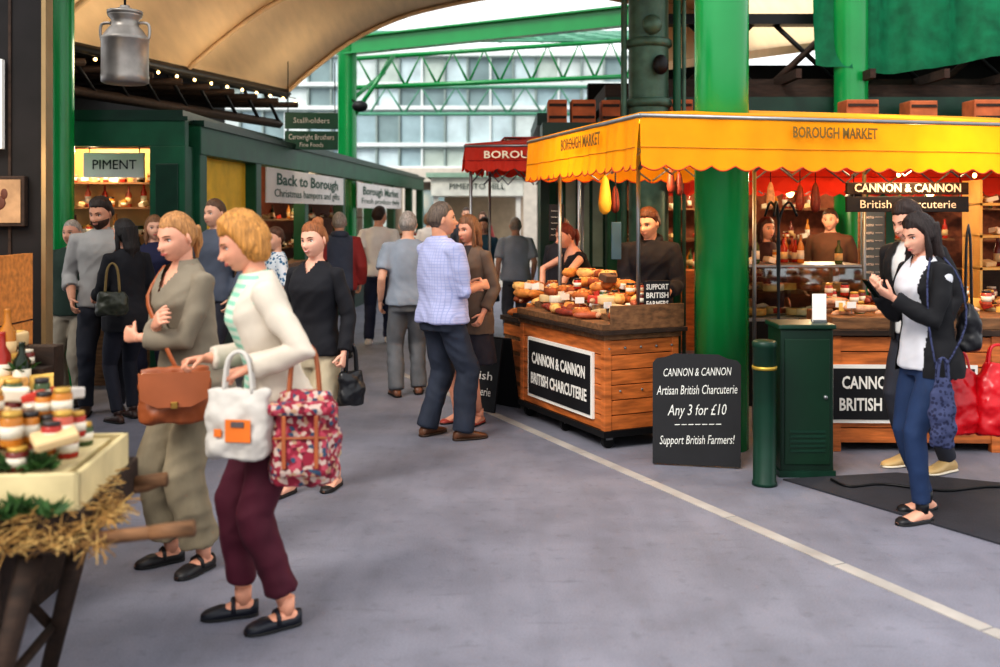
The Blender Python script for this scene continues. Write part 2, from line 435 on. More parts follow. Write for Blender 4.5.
    for s,ft in((1,rf),(-1,lf)):
        zz=(ft[3] if len(ft)>3 else 0)
        A=an[s]; Fm=Matrix.Translation(V((A.x,A.y,zz)))@Rz(ft[2])@(Rx(-18) if zz>.02 else I4)@Matrix.Scale(fsz,4)
        def foot(pr,z0,m):
            b.add(loft([ellr(V((0,t,z0+(h-z0)/2)),V((1,0,0)),V((0,0,1)),w,max(.003,(h-z0)/2),16,2.6) for t,w,h in pr]),m,True,Fm)
        if flat:
            foot([(t,w*.92,h*.93) for t,w,h in prof],.008,skm)
            cl=flat=='strap'
            foot([(t,w*(1.08 if cl else 1.04),(h*1.12 if t>(.085 if cl else .11) else ((.055 if cl else .030) if t>-.03 else (.07 if cl else .05)))) for t,w,h in prof],.0,sc)
            if cl: b.tube([(-.045,.045,.03),(-.032,.045,.066),(0,.045,.084),(.032,.045,.066),(.045,.045,.03)],.010,sc,8,T=Fm)
        else: foot(prof,.008,sc)
        foot([(t,w*1.08+.002,.018 if not sh_.get('thick') else .03) for t,w,h in prof],0,sole)
        b.tube([A+V((0,0,.04)),V((A.x,A.y,.055+zz))],[.036,.034],(skm if hem>.12 else sc),12)
    for L in tops or [dict(c=(120,120,125))]:
        m_=L.get('mat') or M('cloth_%d_%d_%d'%L['c'],L['c'],.85,var=.12,scale=5,bump=.1,bscale=220,wrinkle=.16)
        inf=L.get('inf',.006); hz=L.get('hem',.90); fr=L.get('sl',.97); nz=L.get('nz',1.478); fl=L.get('flare',.012)
        zs=[z for z in(.62,.68,.74,.80,.86,.93,.98,1.02,1.08,1.16,1.22,1.25,1.30,1.36,1.41,1.45) if z>hz+.015 and z<nz-.015]
        zs=[hz]+zs+[nz]; rings=[]
        for z in zs:
            rx,ry,yo=tab(Tt,z); k=inf+fl*sm((1.15-z)/.3)+(.02*(.86-z)/.2 if z<.86 else 0)
            f_=fat if z<1.2 else 1+(fat-1)*sm((1.4-z)/.2)
            R=rot(z)
            rings.append(ellr(up((0,yo,z)),R@ax,R@ay,max(rx,L.get('minx',.14) if z<1.4 else 0)*f_+k,ry*f_+k,24,2.35))
        tg=[loft(rings)]; sg=[armtube(s,fr,inf+.003,L.get('cuff',.004)) for s in(1,-1)] if fr>.02 else []
        opn=L.get('open'); vn=L.get('v')
        def put(g,cut):
            vs,fs,ns=remesh(g,vox,2); vs2=folds(vs,ns,L.get('fold',.009))
            if cut:
                Ri=Rc.transposed()
                def drop(q):
                    c_=sum((vs[i] for i in q),V((0,0,0)))/len(q); l=Ri@(c_-pel)+V((0,0,.94))
                    if l.y<-.01: return l.z>nz-.004 or l.z<hz+.004
                    if opn and abs(l.x)<opn+ (.03*(1.2-l.z)): return True
                    if l.z<hz+.012 and opn: return True
                    if vn and l.z>vn+abs(l.x)*1.5: return True
                    return False
                fs=[q for q in fs if not drop(q)]
            b.add((vs2,fs),m_,True)
        if opn or vn:
            put(join(tg),True)
            if sg: put(join(sg),False)
        else: put(join(tg+sg),False)
        if L.get('collar'):
            cm=L.get('cm') or m_
            g=[]; n=22
            for i in range(n+1):
                a=radians(125+ (290)*i/n)
                dirv=Rc@V((cos(a),sin(a),0))
                g.append((neckb+dirv*.060+V((0,0,.022))-Rc@V((0,.008,0)),neckb+dirv*.083+V((0,0,-.022))-Rc@V((0,.006,0))))
            vv=[];ff=[]
            for i,(p,q) in enumerate(g): vv+=[p,q]
            for i in range(n): ff.append((2*i,2*i+1,2*i+3,2*i+2))
            b.add((vv,ff),cm,True)
        if L.get('hood'):
            pth=[neckb+Rc@V((.075*cos(a),.075*sin(a)-.02,.0+.01*sin(-a))) for a in [radians(t) for t in range(130,411,20)]]
            b.tube(pth,[.018]+[.03+.012*sin(pi*i/(len(pth)-1)) for i in range(1,len(pth)-1)]+[.018],m_,10)
    if extra: extra(b,dict(sh=sh,el=el,wr=wr,neck=neckb,up=up,hc=hc,Hm=Hm))
    W=T3(x,y,0)@Rz(head)@Matrix.Scale(S,4)
    ob=b.done(W)
    return ob,{k:W@wr[s] for k,s in(('r',1),('l',-1))},W

black=(24,24,28)
brown_leather=M('brown_leather',(156,86,50),.4,var=.2,scale=8,bump=.1)
blackleather=M('black_leather',(26,26,30),.35,var=.1)
navy=M('navy_patterned_cloth',(30,34,62),.8,pat=('spot',(58,64,96),50))

mint=M('mint_stripe_top',(200,214,196),.85,pat=('stripe_z',(140,196,170),9))
_,W1,_=human('woman_in_cream_cardigan',-.91,4.05,112,1.685,True,True,lean=10,rh=(.11,.28,1.10),lh=(-.17,.15,1.085),lp=(-.5,-1,-.5),rcurl=60,lcurl=74,
  lhn=(.3,-.2,-1),rhn=(-.3,-.2,-1),rf=(.09,.12,-5),lf=(-.09,-.03,10),hyaw=-2,hpitch=24,
  tops=[dict(mat=mint,c=black,sl=.3,hem=.92,inf=.004,fold=.005),dict(c=(204,192,176),sl=.93,hem=.84,inf=.014,open=.115,flare=.03,cuff=.008,fold=.016)],
  bottom=dict(c=(74,20,38),hem=.15,w=.014),shoes=dict(c=(24,26,36),flat='strap'),skin=(220,156,128),hair=('bob',(186,130,66)),fat=1.05)
def satstrap(b,s): b.tube(smoothpath([s['up'](p) for p in((.13,.02,1.465),(.09,.145,1.34),(0,.17,1.22),(-.10,.18,1.10),(-.15,.16,.98))],3),.013,brown_leather,8,.3)
human('woman_in_grey_shirt',-1.44,4.68,138,1.68,True,True,lean=6,rh=(-.07,.23,1.20),lh=(.06,.26,1.13),rp=(.8,-.3,-1),lp=(-.8,-.3,-1),rha=(-.7,.25,.35),lha=(.8,.1,.1),
  rhn=(-.2,-1,0),lhn=(.2,-1,0),rcurl=35,lcurl=45,rf=(.11,.05,-12),lf=(-.10,0,15),hyaw=8,hpitch=16,
  tops=[dict(c=(128,118,102),sl=.9,hem=.80,inf=.013,flare=.034,collar=True,fold=.017,cuff=.01,v=1.36)],
  bottom=dict(c=(138,126,104),hem=.14,w=.034),shoes=dict(c=(34,32,34),flat='strap'),skin=(218,158,132),hair=('pony',(172,122,74)),extra=satstrap)
human('woman_in_black_cardigan',-1.10,5.95,158,1.615,True,True,rh=(.22,.08,.90),lh=(-.25,.06,.90),lcurl=75,rf=(.10,.16,-8),lf=(-.09,-.10,6),hyaw=-2,hpitch=8,htilt=4,smile=True,
  tops=[dict(c=(24,24,30),sl=.97,hem=.88,inf=.010,flare=.02,fold=.014,v=1.40)],bottom=dict(c=(186,172,146),hem=.22,w=.018),shoes=dict(c=(40,34,34),flat=True),skin=(224,168,144),hair=('bun',(140,84,46)))
lav=M('lavender_check_shirt',(172,174,206),.85,pat=('check',(154,160,198),14),var=.08,bump=.1,bscale=200,wrinkle=.16)
human('man_in_lavender_shirt',-.42,7.3,-52,1.735,False,True,lean=-2,rh=(.12,.27,1.12),lh=(-.10,.30,1.10),rp=(.5,-1,-.6),rhn=(-1,0,-.3),rf=(.14,.08,-14),lf=(-.14,-.04,14),hyaw=-22,hpitch=2,
  tops=[dict(mat=lav,sl=.52,hem=.86,inf=.016,flare=.02,collar=True,cuff=.012,fold=.018)],bottom=dict(c=(42,48,62),hem=.05,w=.024),shoes=dict(c=(96,62,42),s=(60,45,35)),skin=(206,148,120),hair=('short',(96,82,72)),fat=1.16)
human('woman_in_brown_cardigan',-.235,7.85,142,1.65,True,True,rh=(.10,.28,1.10),lh=(-.20,.08,.92),rf=(.1,.05,-10),lf=(-.1,0,8),hyaw=-6,hpitch=10,
  tops=[dict(c=(52,44,44),sl=.2,hem=.85,inf=.004),dict(c=(98,80,68),sl=.9,hem=.74,inf=.014,open=.07,flare=.02,fold=.014)],bottom=dict(c=(40,36,46),hem=.50,skirt=True),shoes=dict(c=(150,60,50),flat=True),skin=(212,150,124),hair=('long',(116,78,52),.22))
human('man_in_grey_polo',-.83,9.0,12,1.67,False,False,rf=(.11,.06,-8),lf=(-.11,-.04,8),hyaw=-10,tops=[dict(c=(140,148,160),sl=.35,hem=.86,inf=.018,fold=.016)],bottom=dict(c=(106,108,112),hem=.06,w=.02),shoes=dict(c=(120,80,60)),hair=('short',(150,142,136)),fat=1.1)
human('man_in_white_t_shirt',-1.53,12.6,0,1.74,False,False,rf=(.11,.14,-8),lf=(-.11,-.12,8),tops=[dict(c=(244,242,240),sl=.32,hem=.85,inf=.016,fold=.012)],bottom=dict(c=(42,50,76),hem=.06,w=.012),shoes=dict(c=(235,232,228),s=(230,230,230)),hair=('short',(58,42,34)),hyaw=-35)
redblk=M('grey_red_jacket',(74,82,100),.8,pat=('stripe_x',(160,60,60),.55))
human('man_in_striped_jacket',-1.80,11.2,14,1.66,False,False,rf=(.11,.1,-8),lf=(-.11,-.06,8),tops=[dict(mat=redblk,sl=.97,hem=.82,inf=.024,fold=.014,hood=True)],bottom=dict(c=(54,56,66),hem=.06,w=.015),hair=('short',(168,160,152)),fat=1.05)
flor=M('floral_blouse',(74,120,156),.85,pat=('spot',(220,226,232),26))
human('woman_in_floral_blouse',-2.08,9.3,120,1.52,True,False,tops=[dict(mat=flor,sl=.5,hem=.84,inf=.014)],bottom=dict(c=(60,60,70)),hair=('full',(90,60,44)),hyaw=20)
human('man_in_grey_shirt',-3.28,8.25,200,1.79,False,True,rh=(.22,.12,.92),lh=(-.10,.30,1.02),rf=(.12,.04,-8),lf=(-.11,0,10),hyaw=-30,hpitch=16,
  tops=[dict(c=(160,158,156),sl=.75,hem=.86,inf=.012,collar=True,fold=.014,cuff=.008)],bottom=dict(c=(36,38,48),hem=.06,w=.006),shoes=dict(c=(60,44,36)),skin=(204,148,120),hair=('full',(46,32,26)),beard=(66,46,38))
human('woman_with_black_hair',-2.95,7.90,48,1.62,True,True,rh=(.20,.14,.95),lh=(-.15,.28,1.05),rf=(.1,.08,-6),lf=(-.1,-.04,6),hyaw=24,hpitch=12,
  tops=[dict(c=(24,24,30),sl=.9,hem=.78,inf=.012,flare=.03,fold=.014)],bottom=dict(c=(30,32,44),hem=.10,w=.002),shoes=dict(c=(60,40,34)),skin=(214,158,132),hair=('long',(28,22,22),.24))
human('elderly_man_in_dark_jacket',-3.68,8.62,170,1.60,False,False,tops=[dict(c=(44,62,54),sl=.97,hem=.84,inf=.022)],bottom=dict(c=(160,150,134),w=.02),hair=('crop',(160,150,140)),skin=(216,160,136))
human('woman_in_navy_top',-3.10,8.95,186,1.64,True,False,tops=[dict(c=(36,38,66),sl=.6,hem=.84,inf=.012)],bottom=dict(c=(40,40,56)),hair=('long',(130,92,64),.2),hyaw=20)
human('man_in_blue_shirt',-2.50,8.8,150,1.78,False,False,tops=[dict(c=(84,90,104),sl=.9,hem=.86,inf=.014)],bottom=dict(c=(50,50,60)),hair=('short',(96,70,52)))
human('woman_in_dark_dress',-.21,13.4,170,1.60,True,False,tops=[dict(c=(60,98,120),sl=.3,hem=.84,inf=.012)],bottom=dict(c=(40,70,96),hem=.5,skirt=True),hair=('long',(60,44,36),.2))
human('man_in_blue_grey_shirt',.20,12.8,8,1.60,False,False,rf=(.11,.1,-8),lf=(-.11,-.1,8),tops=[dict(c=(168,180,196),sl=.4,hem=.85,inf=.02)],bottom=dict(c=(86,88,98),w=.02),hair=('crop',(170,160,150)),fat=1.15)
human('woman_in_pale_coat',-1.25,17.5,0,1.64,True,False,tops=[dict(c=(200,190,182),sl=.97,hem=.72,inf=.02)],bottom=dict(c=(70,72,82)),hair=('bob',(120,90,66)))
human('man_in_black_coat',-.62,18.5,180,1.75,False,False,tops=[dict(c=(70,70,76),sl=.97,hem=.74,inf=.02)],bottom=dict(c=(60,62,72)),hair=('short',(60,44,36)))
human('woman_in_red_coat',-.35,20.5,160,1.68,True,False,tops=[dict(c=(150,70,66),sl=.97,hem=.74,inf=.02)],bottom=dict(c=(60,62,72)),hair=('long',(90,60,40),.2))
human('shopper_in_dark_coat',2.55,9.6,200,1.62,True,False,tops=[dict(c=(60,40,44),sl=.97,hem=.78,inf=.02)],bottom=dict(c=(40,42,52)),hair=('long',(70,44,34),.2))
human('shopper_in_brown_coat',3.55,10.75,150,1.70,False,False,tops=[dict(c=(96,70,54),sl=.97,hem=.78,inf=.02)],bottom=dict(c=(40,42,52)),hair=('short',(60,44,34)))
human('stallholder_in_hoodie',1.22,8.12,168,1.70,False,True,lean=6,rh=(.12,.34,1.08),lh=(-.16,.34,1.06),rhn=(-.5,0,-1),lhn=(.5,0,-1),hyaw=-24,hpitch=14,
  tops=[dict(c=(36,35,42),sl=.95,hem=.86,inf=.018,hood=True,fold=.016)],bottom=dict(c=(40,42,52)),skin=(222,166,138),hair=('full',(84,48,30)))
human('stallholder_in_black_vest',.80,8.95,112,1.62,True,True,lean=22,rh=(.18,.42,1.02),lh=(-.18,.44,1.0),rp=(.5,-.3,1),lp=(-.5,-.3,1),hyaw=0,hpitch=22,
  tops=[dict(c=(28,26,30),sl=.06,hem=.86,inf=.006,v=1.36,nz=1.43)],bottom=dict(c=(40,42,52)),skin=(222,162,134),hair=('pony',(112,48,32)))
human('woman_at_stall',.62,9.9,150,1.62,True,False,tops=[dict(c=(46,44,50),sl=.9,hem=.86,inf=.012)],bottom=dict(c=(40,42,52)),hair=('short',(120,80,56)),hpitch=12)
def phone(b,s):
    c=(s['wr'][-1]+s['wr'][1])/2+V((0,.085,.035))
    b.box(c,(.065,.009,.13),M('phone_black',(18,18,20),.15),rot=(-38,0,0),bev=.004)
    b.tube(smoothpath([s['up'](p) for p in((-.10,.03,1.47),(-.165,.10,1.34),(-.19,.12,1.1),(-.21,.10,.88))],3),.006,navy,6)
    b.tube(smoothpath([s['up'](p) for p in((-.12,-.04,1.47),(-.17,-.10,1.34),(-.20,-.10,1.1),(-.21,.04,.88))],3),.006,navy,6)
human('woman_with_phone',2.32,5.42,102,1.68,True,True,lean=3,rh=(.07,.27,1.27),lh=(-.07,.27,1.25),rp=(.5,-.6,-1),lp=(-.5,-.6,-1),rhn=(-.5,-.2,1),lhn=(.5,-.2,1),rcurl=45,lcurl=45,
  rf=(.09,-.05,-5),lf=(-.09,.10,8),hyaw=6,hpitch=22,
  tops=[dict(c=(206,206,212),sl=.1,hem=.84,inf=.008,flare=.02,fold=.012,v=1.42),dict(c=(22,22,26),sl=.97,hem=.80,inf=.015,open=.115,flare=.02,fold=.014)],
  bottom=dict(c=(30,50,84),hem=.11,w=.002),shoes=dict(c=(24,24,28),flat=True),skin=(216,160,136),hair=('long',(36,24,22),.24),extra=phone)
human('man_in_black_jacket',2.68,6.40,114,1.75,False,True,lean=7,rh=(.12,.24,1.16),lh=(-.2,.10,.92),hyaw=2,hpitch=22,rf=(.11,-.02,-8),lf=(-.11,-.13,5),
  tops=[dict(c=(214,212,210),sl=.1,hem=.88,inf=.004),dict(c=(28,28,32),sl=.97,hem=.84,inf=.018,open=.05,fold=.014,collar=True)],bottom=dict(c=(48,50,60),w=.004,hem=.08),shoes=dict(c=(190,160,110),s=(220,210,190)),skin=(216,160,136),hair=('full',(46,32,28)))

# ------------------------------------------------------------------ BAGS
def softbag(name,c,w,h,d,yaw,mat,puff=1.0,handle=None,hm=None,extra=None,taper=.8):
    b=B(name,T3(*c)@Rz(yaw))
    rings=[]
    for t,k,kd in((0,.80,.55),(.04,.94,.85),(.2,1.0,1.05),(.5,1.0,1.0),(.8,.93,.75),(.96,taper,.40),(1,taper*.97,.30)):
        rings.append(ellr(V((0,0,t*h)),V((1,0,0)),V((0,1,0)),w/2*k,d/2*kd*puff,24,3.0))
    rr=remesh(loft(rings),max(.007,h/55),2)
    vs=[p+n*(.014*noise.noise(p*14)+.005*noise.noise(p*34)) for p,n in zip(rr[0],rr[2])]
    b.add((vs,rr[1]),mat,True)
    if handle:
        for s in(-1,1): b.tube(smoothpath([(-w*.22,s*d*.12,h*.93),(-w*.16,s*.01,h+handle*.75),(0,0,h+handle),(w*.16,s*.01,h+handle*.75),(w*.22,s*d*.12,h*.93)],4),.008,hm or mat,8,.6)
    if extra: extra(b)
    return b.done()
totem=M('white_tote_canvas',(192,186,178),.85,var=.08,bump=.1)
orange=M('orange_print',(214,112,40),.7)
softbag('tote_bag',(W1['l'].x-.01,3.80,.71),.26,.27,.10,-8,totem,handle=.14,extra=lambda b:(b.box((.02,-.058,.12),(.10,.006,.085),orange,bev=.002),b.box((.02,-.062,.145),(.05,.006,.02),M('tote_print_grey',(90,80,80))),b.box((-.06,-.056,.11),(.03,.006,.03),orange,bev=.002)),taper=1.0)
pat=M('patterned_backpack_cloth',(214,196,182),.8)
m=pat; nt=m.node_tree; N=nt.nodes; L=nt.links
for nd in list(N):
    if nd.type not in('BSDF_PRINCIPLED','OUTPUT_MATERIAL','TEX_COORD'): N.remove(nd)
vo=N.new('ShaderNodeTexVoronoi'); vo.inputs['Scale'].default_value=60; L.new([q for q in N if q.type=='TEX_COORD'][0].outputs['Object'],vo.inputs['Vector'])
cr=N.new('ShaderNodeValToRGB'); cr.color_ramp.interpolation='CONSTANT'; e=cr.color_ramp.elements
e[0].color=(*lin((140,36,56)),1); e[1].position=.36; e[1].color=(*lin((190,166,154)),1)
for p_,c_ in((.56,(56,76,98)),(.66,(174,70,86)),(.8,(100,28,42)),(.9,(180,142,114))): q=e.new(p_); q.color=(*lin(c_),1)
sp=N.new('ShaderNodeSeparateColor'); L.new(vo.outputs['Color'],sp.inputs[0]); L.new(sp.outputs[0],cr.inputs[0]); L.new(cr.outputs[0],N['Principled BSDF'].inputs['Base Color'])
def bp(b):
    b.box((0,-.10,.13),(.20,.05,.15),pat,bev=.02); b.box((0,-.095,.31),(.25,.07,.05),pat,bev=.02)
    b.tube([(-.10,-.128,.205),(.10,-.128,.205)],.005,brown_leather)
    for s in(-.06,.06): b.box((s,-.13,.19),(.016,.010,.20),brown_leather,bev=.004)
softbag('patterned_backpack',(-.755,3.86,.60),.27,.36,.17,4,pat,handle=.18,hm=brown_leather,extra=bp,taper=.75)
def sat(b):
    v=[(-.15,-.062,.235),(.15,-.062,.235),(.14,-.070,.12),(.07,-.073,.085),(-.07,-.073,.085),(-.14,-.070,.12)]
    b.add(([V(p) for p in v]+[V(p)-V((0,.008,0)) for p in v],[(0,1,2,3,4,5),(6,7,8,9,10,11)]+[(i,(i+1)%6,6+(i+1)%6,6+i) for i in range(6)]),M('brown_leather_flap',(160,90,54),.35,var=.15))
    b.box((0,-.085,.095),(.03,.01,.03),M('brass',(190,150,80),.3,1),bev=.003)
softbag('leather_satchel',(-1.43,4.40,.72),.31,.25,.10,16,brown_leather,extra=sat,taper=.97)
softbag('black_handbag',(-.87,5.84,.52),.17,.20,.10,40,blackleather,handle=.16,hm=blackleather)
softbag('quilted_handbag',(-2.95,7.61,.86),.24,.18,.10,10,M('dark_green_leather',(52,54,44),.4),handle=.22,hm=M('strap_tan',(120,100,60)))
softbag('black_shoulder_bag',(2.52,5.38,.90),.15,.26,.13,70,blackleather,handle=.42)
softbag('navy_cloth_bag',(2.27,5.13,.44),.14,.36,.06,8,navy,handle=.10,hm=navy,taper=.5)
redp=M('red_plastic',(206,16,32),.28,var=.15,spec=.6,transl=.2)
softbag('red_carrier_bag',(2.54,5.55,.42),.28,.36,.18,12,redp,handle=.10,taper=.55)
softbag('red_carrier_bag.001',(2.74,5.50,.42),.26,.40,.16,-10,redp,handle=.10,taper=.55)

# ------------------------------------------------------------------ MATERIALS
green=M('gloss_green_paint',(14,136,68),.25,var=.08,scale=3,spec=.6)
dgreen=M('dark_green_paint',(18,80,54),.45,var=.22,scale=4)
dgreen2=M('bottle_green_paint',(12,50,36),.4,var=.2)
wood=M('pine_planks',(184,104,50),.5,var=.4,scale=5,stretch=(1,1,7),bump=.2)
woodh=M('weathered_wood',(116,82,54),.7,var=.45,scale=6,stretch=(1,6,6),bump=.3)
woodd=M('dark_old_wood',(50,35,26),.75,var=.45,scale=6,stretch=(1,5,5),bump=.3)
blk=M('black_board',(20,20,24),.6,var=.25)
blk2=M('black_metal',(22,22,24),.45,.3)
whi=M('white_paint',(232,228,220),.6,var=.04)
steel=M('galvanised_steel',(140,142,144),.4,.8,var=.15)
cream=M('cream_boarding',(228,196,154),.7,var=.07,scale=2,stretch=(6,1,1))
yel=M('yellow_canvas',(250,170,12),.7,var=.06,transl=.4)
redc=M('red_canvas',(210,56,34),.7,var=.08,transl=.4)
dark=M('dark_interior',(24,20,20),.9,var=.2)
bulbm=M('warm_bulb',(255,206,130),.4,var=.01,emit=9)
gl=glassmat()

# ------------------------------------------------------------------ FLOOR
def floor():
    m=M('asphalt_floor',(132,132,144),.6,var=.12,scale=.8,bump=.2,bscale=140,spec=.3)
    nt=m.node_tree; N=nt.nodes;L=nt.links
    p=N['Principled BSDF']; cur=p.inputs['Base Color'].links[0].from_socket
    tc=[q for q in N if q.type=='TEX_COORD'][0]
    for sc,lo,hi,fa,st in((120,.3,.7,.30,(1,1,1)),(3.2,.35,.62,.18,(1,1,1)),(1.4,.42,.5,.10,(3,.5,1)),(14,.30,.42,.18,(1,1,1)),(6,.30,.36,.15,(.4,3,1))):
        mp=N.new('ShaderNodeMapping'); mp.inputs['Scale'].default_value=st; L.new(tc.outputs['Object'],mp.inputs[0])
        n=N.new('ShaderNodeTexNoise'); n.inputs['Scale'].default_value=sc; n.inputs['Detail'].default_value=6; L.new(mp.outputs[0],n.inputs['Vector'])
        mr=N.new('ShaderNodeMapRange'); mr.inputs['From Min'].default_value=lo; mr.inputs['From Max'].default_value=hi; mr.inputs['To Min'].default_value=.25; L.new(n.outputs['Fac'],mr.inputs['Value'])
        mx=N.new('ShaderNodeMix'); mx.data_type='RGBA'; mx.blend_type='MULTIPLY'; mx.inputs['Factor'].default_value=fa
        L.new(cur,mx.inputs['A']); L.new(mr.outputs['Result'],mx.inputs['B']); cur=mx.outputs['Result']
    L.new(cur,p.inputs['Base Color'])
    b=B('floor'); b.bx(-18,18,-6,45,-.1,0,m); b.done()
floor()
th=math.degrees(atan2(-3.67,1.72))
b=B('drain_channel',T3(.227,7.57,0)@Rz(th))
kerb=M('pale_stone',(164,158,152),.7,var=.2,scale=4)
for i in range(-4,9): b.box((i*.8+.4,0,.002),(.79,.075,.006),kerb,bev=.001)
b.done()
b=B('rubber_mat')
mt=M('black_rubber',(46,46,52),.8,var=.15,bump=.3,bscale=80)
pts=[(1.74,6.15),(2.5,6.3),(4.2,5.55),(3.6,4.5),(2.48,4.95)]
v=[V((x,y,.001)) for x,y in pts]+[V((x,y,.010)) for x,y in pts]
b.add((v,[(5,6,7,8,9),(4,3,2,1,0)]+[(i,(i+1)%5,5+(i+1)%5,5+i) for i in range(5)]),mt); b.done()
b=B('power_cable'); b.tube(smoothpath([(2.02,6.1,.02),(2.08,5.95,.018),(2.3,6.0,.018),(2.6,5.86,.018),(3.0,5.95,.018),(3.8,5.8,.018)],5),.008,blk2); b.done()

# ------------------------------------------------------------------ GOODS
def jar(b,c,r,h,m,lid):
    b.lathe([(r*.9,0),(r,.01),(r,h*.78),(r*.8,h*.86)],c,m,12); b.lathe([(r*.88,h*.84),(r*.88,h),(r*.5,h*1.01)],c,lid,12)
    b.lathe([(r*1.02,h*.25),(r*1.02,h*.6)],c,M('paper_label',(222,212,192),.7),12)
crust=[M('crust_%d'%i,c,.7,var=.35,scale=20,bump=.2) for i,c in enumerate([(200,128,62),(170,94,42),(220,166,100),(140,68,34)])]
meat=[M('salami_%d'%i,c,.5,var=.35,scale=30) for i,c in enumerate([(130,54,40),(164,84,54),(106,42,34),(200,154,122)])]
paper=[M('packet_%d'%i,c,.7,var=.08) for i,c in enumerate([(226,214,192),(206,176,130),(216,206,196),(180,56,40),(90,66,52)])]
jars=[M('jar_%d'%i,c,.2,var=.2) for i,c in enumerate([(160,44,32),(190,120,44),(106,42,36),(180,86,66),(64,80,46)])]
lids=[M('lid_%d'%i,c,.35,.3) for i,c in enumerate([(206,196,178),(190,150,70),(56,52,52)])]
herb=M('green_herbs',(50,82,36),.7,var=.5,scale=30)
def goods(b,x0,x1,y0,y1,z,n,kinds,layers=1,seed=1,dz=.05):
    R=random.Random(seed)
    for i in range(n):
        k=R.choice(kinds); x=R.uniform(x0,x1); y=R.uniform(y0,y1); zz=z+R.randrange(layers)*dz; a=R.uniform(0,180)
        T=T3(x,y,zz)@Rz(a)
        if k=='loaf':
            l=R.uniform(.07,.12); b.sph((0,0,.035),(l,.045,.04),R.choice(crust),12,8,T)
            for q in(-.4,0,.4): b.tube([(l*q-.01,-.03,.066),(l*q+.01,.03,.066)],.006,crust[2],6,T=T)
        elif k=='saus':
            l=R.uniform(.08,.14); m=R.choice(meat)
            b.tube(smoothpath([(-l,0,.025),(-l*.5,.02,.025),(0,.03,.025),(l*.5,.02,.025),(l,0,.025)],2),[.008,.022,.025,.026,.026,.026,.025,.022,.008],m,8,T=T)
        elif k=='pack': b.box((0,0,.03),(R.uniform(.08,.14),R.uniform(.05,.09),R.uniform(.03,.07)),R.choice(paper),bev=.008,T=T,rot=(R.uniform(-20,20),R.uniform(-15,15),0))
        elif k=='jar': jar(b,(x,y,zz),R.uniform(.026,.038),R.uniform(.07,.11),R.choice(jars),R.choice(lids))
        elif k=='bottle':
            r=R.uniform(.028,.036); h=R.uniform(.2,.27); b.lathe([(r*.9,0),(r,.01),(r,h*.6),(r*.4,h*.76),(r*.36,h*.97),(r*.4,h)],(x,y,zz),R.choice(jars+[M('dark_bottle',(30,40,26),.15)]),12); b.lathe([(r*1.02,h*.15),(r*1.02,h*.45)],(x,y,zz),R.choice(paper[:3]),12)
        elif k=='wheel':
            r=R.uniform(.05,.09); b.lathe([(r*.95,0),(r,.008),(r,.05),(r*.93,.058)],(x,y,zz),R.choice([crust[2],paper[0],paper[1]]),16)
        elif k=='wedge':
            v=[V(p) for p in((0,0,0),(.14,.045,0),(.14,-.045,0),(0,0,.06),(.14,.045,.06),(.14,-.045,.06))]
            b.add((v,[(0,1,2),(3,5,4),(0,3,4,1),(1,4,5,2),(2,5,3,0)]),M('cheese_yellow',(224,182,96),.5,var=.12),False,T)
        elif k=='herb':
            for q in range(20):
                d=V((R.uniform(-1,1),R.uniform(-1,1),R.uniform(.1,.9))).normalized(); e=d*R.uniform(.03,.08)
                s=d.orthogonal().normalized()*.009
                b.add(([V((0,0,0)),e*.5+s,e,e*.5-s],[(0,1,2,3)]),herb,False,T)
        elif k=='card':
            b.box((0,0,.06),(.07,.004,.045),whi,T=T3(x,y,zz)@Rz(R.uniform(-20,20))); b.cyl((0,0,0),(0,0,.05),.002,steel,6,T=T3(x,y,zz))

# ------------------------------------------------------------------ MAIN STALL
thS=24.8; C=T3(.728,6.93,0)@Rz(thS)
def wheel(b,x,y,r=.05):
    b.add(tubegeo([(x,y-.018,r),(x,y+.018,r)],r,16),blk2); b.box((x,y,r+.04),(.05,.06,.05),steel)
b=B('market_stall_counter',C)
Lx,Ly,Hh=.60,1.32,.80
b.bx(.02,Lx-.02,.02,Ly-.02,.13,Hh-.04,dark)
for i in range(6):
    z=.13+i*.105; b.bx(.01,Lx-.01,.0,.022,z,z+.099,wood,bev=.003)
    b.bx(.0,.022,.03,Ly-.01,z,z+.099,wood,bev=.003)
for x,y in((.02,.02),(Lx-.02,.02),(.02,Ly-.02),(Lx-.02,Ly-.02)):
    b.bx(x-.028,x+.028,y-.028,y+.028,.10,Hh-.01,wood,bev=.004)
b.bx(-.02,Lx+.02,-.02,Ly+.02,.085,.13,blk2); b.bx(-.02,Lx+.02,-.02,Ly+.02,.76,.80,woodh,bev=.004)
b.bx(-.06,Lx+.05,-.06,Ly+.04,.80,.83,woodd,bev=.004)
for x,y in((.05,.05),(Lx-.05,.05),(.05,Ly-.05),(Lx-.05,Ly-.05),(.05,Ly*.5)): wheel(b,x,y,.045)
for i in range(5): b.sph((.03+i*.13,-.004,.70),.010,steel,8,6)
for i in range(3): b.sph((.12+i*.18,-.004,.40),.009,steel,8,6)
for k,(z,xx) in enumerate(((.83,0),(.875,.16),(.93,.33))):
    b.bx(xx-.04,Lx+.03,-.04,Ly,z,z+.045,woodh,bev=.004)
b.bx(.02,Lx+.03,-.045,-.03,.83,1.0,woodh,bev=.004)
b.bx(-.022,-.002,.14,1.16,.19,.66,whi); b.bx(-.028,-.02,.165,1.135,.215,.635,blk)
b.text('CANNON & CANNON',.12,whi,T3(-.030,.65,.50)@Rz(-90)@Rx(90),w=.84,bold=.003)
b.text('BRITISH CHARCUTERIE',.12,whi,T3(-.030,.65,.34)@Rz(-90)@Rx(90),w=.88,bold=.003)
b.done()
b=B('charcuterie_display',C)
goods(b,-.0,.5,.02,1.25,.88,26,['loaf','saus','saus','pack'],1,3)
